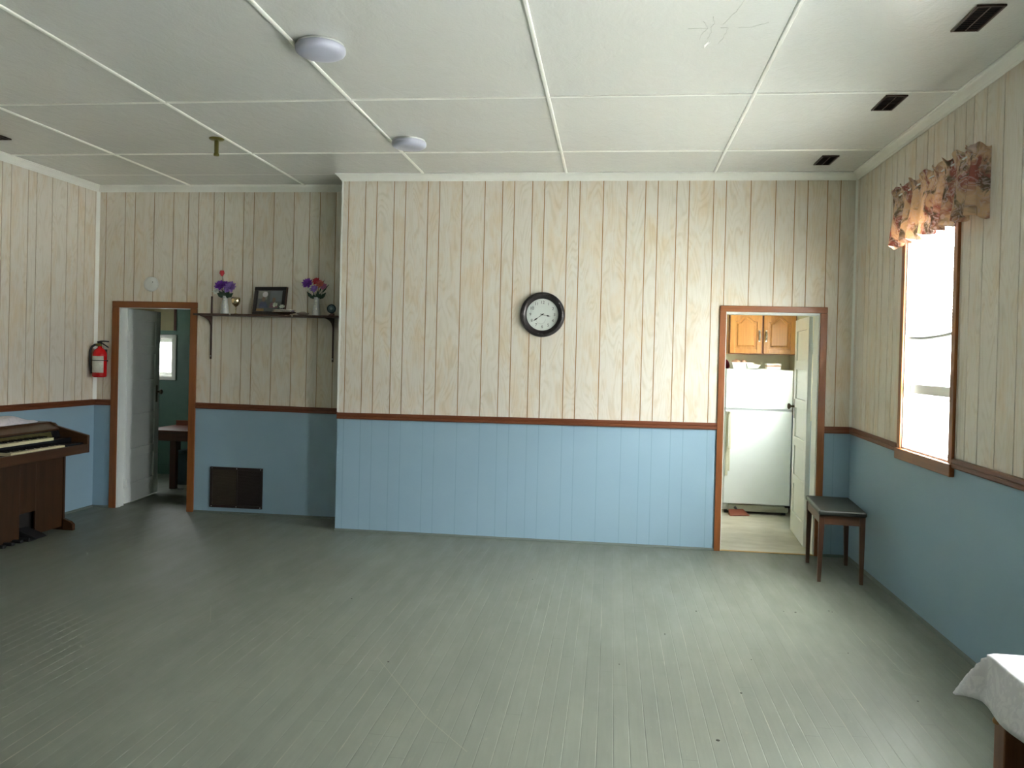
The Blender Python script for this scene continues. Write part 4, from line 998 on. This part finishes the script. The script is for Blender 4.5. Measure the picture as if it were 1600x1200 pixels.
# ------------------------------------------------------------------ table with cloth by the window wall
TX0, TX1, TY0, TY1, TZ = 1.352, 2.13, -5.75, -4.372, .737
tb = thing('dining_table', 'wooden table under a white cloth against the window wall', 'table', ((TX0+TX1)/2, (TY0+TY1)/2, 0))
hx, hy = (TX1-TX0)/2, (TY1-TY0)/2
MB().box(-hx, hx, -hy, hy, TZ-.028, TZ-.001).build('table_top', 'table_wood', tb, bevel=.003)
for sx in (-1, 1):
    for sy in (-1, 1):
        cx, cy = sx*(hx-.045), sy*(hy-.055)
        MB().box(cx-.032, cx+.032, cy-.032, cy+.032, 0, TZ-.028).build('leg', 'table_wood', tb, bevel=.004)
b = MB(); b.box(-hx+.03, -hx+.052, -hy+.087, hy-.087, TZ-.14, TZ-.028); b.box(hx-.052, hx-.03, -hy+.087, hy-.087, TZ-.14, TZ-.028)
b.box(-hx+.077, hx-.077, hy-.066, hy-.044, TZ-.14, TZ-.028); b.box(-hx+.077, hx-.077, -hy+.044, -hy+.066, TZ-.14, TZ-.028)
b.build('apron', plain('orange_apron', (.36, .12, .03, 1), .4), tb)
MB().sphere((-hx+.006, hy-.055, TZ-.175), .012).build('peg', plain('peg_wood', (.36, .16, .04, 1), .4), tb)
DR = .142; NX, NY = 60, 90; vs = []
rx0, rx1, ry0, ry1 = TX0-DR, XR-.022, TY0-DR, TY1+DR
for j in range(NY+1):
    for i in range(NX+1):
        x = rx0+(rx1-rx0)*i/NX; y = ry0+(ry1-ry0)*j/NY
        qx = min(max(x, TX0+.004), TX1-.004); qy = min(max(y, TY0+.004), TY1-.004)
        dx, dy = x-qx, y-qy; d = math.hypot(dx, dy)
        if d < 1e-6: vs.append((x, y, TZ+.0025)); continue
        nx_, ny_ = dx/d, dy/d; corner = min(abs(nx_), abs(ny_))*1.414
        ang = math.atan2(abs(ny_), abs(nx_))
        s = 19*(y if dy == 0 else TY1) + ang*3.4 + (0 if dx == 0 and dy == 0 else (19*(qx-TX0)))
        if d > DR*1.22: d = DR*1.22 + (d-DR*1.22)*.12
        cs = math.sin(2*ang)
        out = .008 + d*(.13+.33*cs) + .010*math.sin(s)*min(1, d/.1)
        drop = d*(.985-.14*cs)
        k = min(1, d/.012); 
        if dx > 0: out = min(out, .012)
        vs.append((qx+nx_*out, qy+ny_*out, TZ+.0025-drop))
W_ = NX+1
b = MB(); b.add(vs, [(j*W_+i, j*W_+i+1, (j+1)*W_+i+1, (j+1)*W_+i) for j in range(NY) for i in range(NX)], 0, True)
tc = b.build('tablecloth', 'tablecloth', None); tag(tc, 'white damask cloth draped over the table by the window wall', 'tablecloth')
so = tc.modifiers.new('s', 'SOLIDIFY'); so.thickness = .0012; so.offset = 1

# ------------------------------------------------------------------ valance and blind
va = thing('window_valance', 'gathered floral valance over the tall window', 'valance', (XR, -1.74, 2.72))
def valance(y0, y1):
    mb = MB(); N, K = 220, 18; vs = []; uv = []
    path = []
    # from the wall, round the far end, along, back to the wall at the near end
    ret = .085
    L_ = ret*2 + (y1-y0)
    for i in range(N+1):
        s = L_*i/N
        if s < ret: base = (-s, y1-s*.12); nrm = (0, 1); t = 0
        elif s > L_-ret: base = (-(L_-s), y0+(L_-s)*.12); nrm = (0, -1); t = 1
        else: base = (-ret, y1-.01-(s-ret)*(y1-y0-.02)/(y1-y0)); nrm = (-1, 0); t = (s-ret)/(y1-y0)
        # fold phase, irregular
        ph_ = s*2*PI/.165 + .9*math.sin(s*5.1) + .6*math.sin(s*11.7+1)
        e = min(1, min(s, L_-s)/.10)
        for k in range(K+1):
            v = k/K            # 0 top ruffle edge, 1 hem
            z = .050 - v*.385
            if v < .13: amp = .016*(1-v/.13)+.004; sh_ = .012*(1-v/.13)
            elif v < .2: amp = .004; sh_ = 0
            else: amp = .006+.026*((v-.2)/.8)**.8; sh_ = .018*((v-.2)/.8)
            fold = math.sin(ph_ + (.5*math.sin(ph_*.37) if v > .2 else 1.2))*amp*e + (.003*math.sin(ph_*4)*e if v < .2 else .0)
            off = fold + sh_*e
            # ruffle edge is uneven, hem rises and falls with the folds
            if v < .13: z += .014*math.sin(ph_*1.7)*(1-v/.13)
            if v > .5: z += .010*math.sin(ph_+.6)*(v-.5)*2
            z += .0
            vs.append((base[0]+nrm[0]*off, base[1]+nrm[1]*off*.5, z)); uv.append((s*1.15, v*.385))
    W_ = K+1
    mb.add(vs, [(i*W_+k, (i+1)*W_+k, (i+1)*W_+k+1, i*W_+k+1) for i in range(N) for k in range(K)], 0, True)
    o = mb.build('fabric', 'floral', va)
    ul = o.data.uv_layers.new(name='uv')
    for p in o.data.polygons:
        for li in p.loop_indices: ul.data[li].uv = uv[o.data.loops[li].vertex_index]
    so = o.modifiers.new('s', 'SOLIDIFY'); so.thickness = .0012
    return o
valance(-.630, .640)
MB().tube([(0, .615, .005), (-.078, .605, .005), (-.080, .55, .005), (-.080, -.55, .005), (-.078, -.595, .005), (0, -.605, .005)], .006, 8).build('curtain_rod', 'white_plastic', va)
bl = thing('window_blind', 'white slatted blind half lowered behind the floral valance', 'blind', (XR+.022, -1.575, 1.78))
b = MB(); hb = .378
for k in range(36):
    z = .035+k*.0205
    if z > .76: break
    b.hexa([(-.008, -hb, z), (.008, -hb, z+.011), (.008, hb, z+.011), (-.008, hb, z), (-.008, -hb, z+.0012), (.008, -hb, z+.0122), (.008, hb, z+.0122), (-.008, hb, z+.0012)])
b.build('slats', 'slat', bl)
MB().box(-.014, .014, -hb, hb, .745, .775).build('head_rail', 'white_plastic', bl)
b = MB(); NB = 12; pts = []
for k in range(NB+1):
    y = -hb + 2*hb*k/NB; pts.append((0, y, .008 - .012*(k/NB) - .014*math.sin(PI*k/NB)))
b.tube(pts, .013, 8); b.build('bottom_rail', plain('grey_white_rail', (.40, .40, .36, 1), .5), bl)
b = MB()
for y in (-hb*.7, 0, hb*.7): b.tube([(0, y, 0), (0, y, .75)], .0009, 5)
b.build('cord', 'white_plastic', bl)

# ------------------------------------------------------------------ kitchen contents
FX0, FX1, FY = 1.405, 2.085, 1.745
fr = thing('refrigerator', 'white two-door refrigerator seen through the kitchen doorway', 'refrigerator', ((FX0+FX1)/2, FY, 0))
hw = (FX1-FX0)/2; ZF = 1.512
MB().box(-hw, hw, .045, .60, .03, ZF).build('body', 'enamel', fr, bevel=.008)
MB().box(-hw+.004, hw-.004, .028, .046, .10, ZF-.006).build('gasket', 'fridge_grey', fr)
dd = MB().box(-hw, hw, -.028, .028, 1.100, ZF).build('freezer_door', 'enamel', fr, bevel=.012, seg=3)
dl = MB().box(-hw, hw, -.028, .028, .105, 1.082).build('lower_door', 'enamel', fr, bevel=.012, seg=3)
MB().box(-hw, hw, -.020, .045, 1.084, 1.099).build('divider', 'fridge_grey', fr)
MB().box(hw-.10, hw-.01, -.026, .02, 1.086, 1.098).build('hinge', 'fridge_grey', fr)
b = MB(); b.box(-hw+.04, -hw+.062, -.075, -.058, .70, 1.06); b.box(-hw+.04, -hw+.062, -.075, -.027, 1.045, 1.07); b.box(-hw+.04, -hw+.062, -.075, -.027, .685, .71); b.box(-hw+.015, -hw+.04, -.042, -.027, .40, 1.07)
b.box(-hw+.040, -hw+.060, -.046, -.027, .45, .69)
b.build('door_handle', 'fridge_handle', dl, bevel=.004)
b = MB(); b.box(-hw+.06, hw-.02, -.01, .04, .030, .095)
for k in range(6): b.box(-hw+.065, hw-.025, -.014, -.01, .036+k*.0095, .041+k*.0095)
b.build('kick_grille', 'grille_cream', fr)
for sx in (-1, 1): MB().box(sx*(hw-.05)-.02, sx*(hw-.05)+.02, .03, .07, 0, .03).build('foot', 'black_rubber', fr)
MB().box(hw-.05, hw-.0, -.03, .02, .086, .103).build('lower_hinge', 'black_metal', fr)
# cabinet
CY = 2.06
cb = thing('kitchen_cabinet', 'golden oak wall cabinet with two arched doors above the refrigerator', 'cabinet', (1.825, CY, 1.672))
MB().box(-.355, .350, .018, .318, 0, .47).build('carcass', 'oak', cb)
MB().box(-.355, .350, 0, .018, 0, .47).build('face_frame', 'oak_dark', cb)
def cab_door(xc, hs):
    w_, h_ = .166, .455; st_ = .050
    d = MB(); n = 16
    d.box(-w_, -w_+st_, -.020, 0, 0, h_); d.box(w_-st_, w_, -.020, 0, 0, h_); d.box(-w_+st_, w_-st_, -.020, 0, 0, st_)
    # arched top rail
    half = w_-st_; top = [(-half, h_), (half, h_)]; arch = []
    for k in range(n+1):
        u = -1+2*k/n; zz = h_-.115 + (.065*(.5+.5*math.cos(u*PI/.82)) if abs(u) < .82 else 0); arch.append((u*half, zz))
    for (p, q) in zip(arch, arch[1:]):
        d.hexa([(p[0], -.020, p[1]), (q[0], -.020, q[1]), (q[0], 0, q[1]), (p[0], 0, p[1]), (p[0], -.020, h_), (q[0], -.020, h_), (q[0], 0, h_), (p[0], 0, h_)])
    o = d.build('cabinet_door', 'oak', cb, (xc, -.0, .008), bevel=.003)
    # recessed field and raised centre
    p_ = MB(); p_.box(-half, half, -.004, -.001, st_, h_-.04)
    g = .022; pts = [(-half+g, st_+g), (half-g, st_+g)] + [(x*(half-g)/half, z-g) for x, z in arch[::-1]]
    big = [(x, z) for x, z in pts]; cxm = 0; czm = .33
    sm = [(x*.86, st_+g+.018+(z-st_-g)*.93) for x, z in pts]
    m_ = len(big); p_.add([(x, -.006, z) for x, z in big] + [(x, -.016, z) for x, z in sm], [(i, (i+1) % m_, (i+1) % m_+m_, i+m_) for i in range(m_)] + [tuple(range(m_, 2*m_))])
    p_.build('door_panel', 'oak', o)
    b = MB(); hx_ = hs*(w_-.026); zc = .190
    b.tube([(hx_, -.020, zc-.045), (hx_, -.040, zc-.040), (hx_, -.048, zc-.015), (hx_, -.048, zc+.015), (hx_, -.040, zc+.040), (hx_, -.020, zc+.045)], [.008, .0065, .009, .009, .0065, .008], 10)
    b.box(hx_-.009, hx_+.009, -.023, -.020, zc-.062, zc+.062); b.build('handle', 'chrome', o)
cab_door(-.177, 1); cab_door(.174, -1)
# items on the fridge (fridge top z=ZF, y from 1.79 to 2.34)
ZT = ZF+.0005
bs = thing('basket', 'white ribbed basket holding peach cloth on top of the refrigerator', 'basket', (1.575, 1.86, ZT), math.radians(4))
b = MB()
N = 40; prof = [(.88, 0), (.97, .06), (1.0, .068)]
vs = []
def basket_ring(sc, z):
    out = []
    for k in range(N):
        a = 2*PI*k/N; c_, s_ = math.cos(a), math.sin(a); rr = 1/max(abs(c_), abs(s_))**.8
        rib = 1+.02*(k % 2); out.append((c_*rr*.115*sc*rib, s_*rr*.085*sc*rib, z))
    return out
for (sc, z) in [(.84, 0), (.92, .03), (1.0, .066), (1.03, .070), (.96, .070), (.88, .03), (.80, .006)]: vs += basket_ring(sc, z)
b.add(vs, [(i*N+k, i*N+(k+1) % N, (i+1)*N+(k+1) % N, (i+1)*N+k) for i in range(6) for k in range(N)] + [tuple(range(N))[::-1], tuple(6*N+k for k in range(N))])
b.build('body', 'basket', bs)
for k in range(1): pass
nf = MB(); nf.hexa([(.05, -.09, .004), (.150, -.09, .004), (.150, .06, .004), (.05, .06, .004), (.03, -.10, .060), (.185, -.10, .048), (.185, .06, .048), (.03, .07, .060)])
nf.build('napkin', 'white_petal', bs, bevel=.01)
pc = MB()
for k in range(14): pc.sphere((random.uniform(-.08, .06), random.uniform(-.05, .05), .060+random.uniform(0, .022)), random.uniform(.018, .028), n=10, sz=.7)
pcl = pc.build('folded_napkin', 'pie', None, (1.575, 1.86, ZT+.004)); tag(pcl, 'crumpled peach napkin resting in the white basket', 'napkin')
rb = MB(); rb.lathe([(.045, 0), (.060, .02), (.058, .055), (.040, .080), (.020, .095), (1e-5, .100)], (0, 0, 0), 'z', 18, sx=.8); rbo = rb.build('red_pouch', 'red_bag', None, (1.425, 1.96, ZT)); tag(rbo, 'dark crimson pouch at the casing end of the refrigerator top', 'pouch')
for k, (z, w_, hgt, mt) in enumerate([(0, .082, .022, 'white_plastic'), (.0225, .080, .020, 'pie'), (.043, .082, .012, 'basket')]):
    pass
bx = thing('food_box', 'small pale box with a peach band on top of the refrigerator', 'box', (1.905, 1.87, ZT))
MB().box(-.072, .072, -.05, .05, 0, .030).build('base', 'white_plastic', bx, bevel=.003)
MB().box(-.070, .070, -.048, .048, .0305, .046).build('band', 'pie', bx)
MB().box(-.074, .074, -.052, .052, .0465, .064).build('lid', 'basket', bx, bevel=.003)
ppo = MB().box(-.035, .06, -.06, .06, 0, .008).build('paper_pad', 'white_plastic', None, (1.765, 1.87, ZT), bevel=.002); tag(ppo, 'thin white paper pad lying between basket and pale box', 'paper')
# dustpan under the front of the fridge
dp = thing('dustpan', 'rust-red dustpan lying on the floor at the base of the refrigerator', 'dustpan', (1.560, 1.655, 0.0), math.radians(16))
b = MB(); b.hexa([(-.11, -.045, 0), (.10, -.045, 0), (.075, .06, 0), (-.085, .06, 0), (-.11, -.045, .010), (.10, -.045, .010), (.075, .06, .055), (-.085, .06, .055)])
b.build('pan', 'brick_red', dp, bevel=.004)
MB().tube([(-.0, .055, .045), (.0, .075, .060), (-.01, .082, .075)], .012, 10).build('handle', 'black_rubber', dp)
# ------------------------------------------------------------------ back room contents
bt = thing('desk', 'low reddish wooden desk inside the dark green room', 'desk', (-4.35, 1.86, 0))
MB().box(-.62, .62, -.30, .36, .635, .662).build('desk_top', 'mahog', bt, bevel=.004)
MB().box(-.58, .58, -.26, .32, .54, .635).build('apron', 'mahog', bt)
for (x, y) in ((-.30, -.22), (.55, -.22), (-.55, .28), (.55, .28), (-.06, -.22)):
    MB().box(x-.035, x+.035, y-.03, y+.03, 0, .54).build('leg', 'mahog_z', bt, bevel=.004)
MB().box(-.60, .60, .34, .36, .662, .72).build('back_rail', 'mahog', bt)
cr_ = thing('storage_crate', 'dark teal crate on the floor beneath the reddish desk', 'crate', (-4.62, 2.05, 0))
MB().box(-.16, .16, -.14, .14, 0, .02).box(-.16, -.15, -.14, .14, .02, .36).box(.15, .16, -.14, .14, .02, .36).box(-.15, .15, -.14, -.13, .02, .36).box(-.15, .15, .13, .14, .02, .36).build('body', 'crate_blue', cr_, bevel=.004)
MB().box(-.175, .175, -.155, .155, .36, .39).build('lid', 'crate_blue', cr_, bevel=.006)
b = MB(); b.sphere((0, 0, .10), .12, sx=1.0, sy=.8, sz=.85); b.sphere((-.03, -.02, .20), .075, sz=.8)
bgx = b.build('dark_bag', plain('dark_green_bag_fabric', (.018, .030, .024, 1), .8), None, (-4.24, 1.90, .667)); tag(bgx, 'dark soft bag resting on the reddish desk', 'bag')
b = MB(); b.lathe([(.075, 0), (.085, .02), (.080, .07), (.05, .10), (.02, .11), (1e-5, .11)], (0, 0, 0), 'z', 20); rc = b.build('cloth_bundle', plain('red_bundle_cloth', (.16, .010, .014, 1), .7), None, (-4.20, 1.97, .915)); tag(rc, 'dark red cloth bundle lying on the dark bag in the green room', 'cloth')
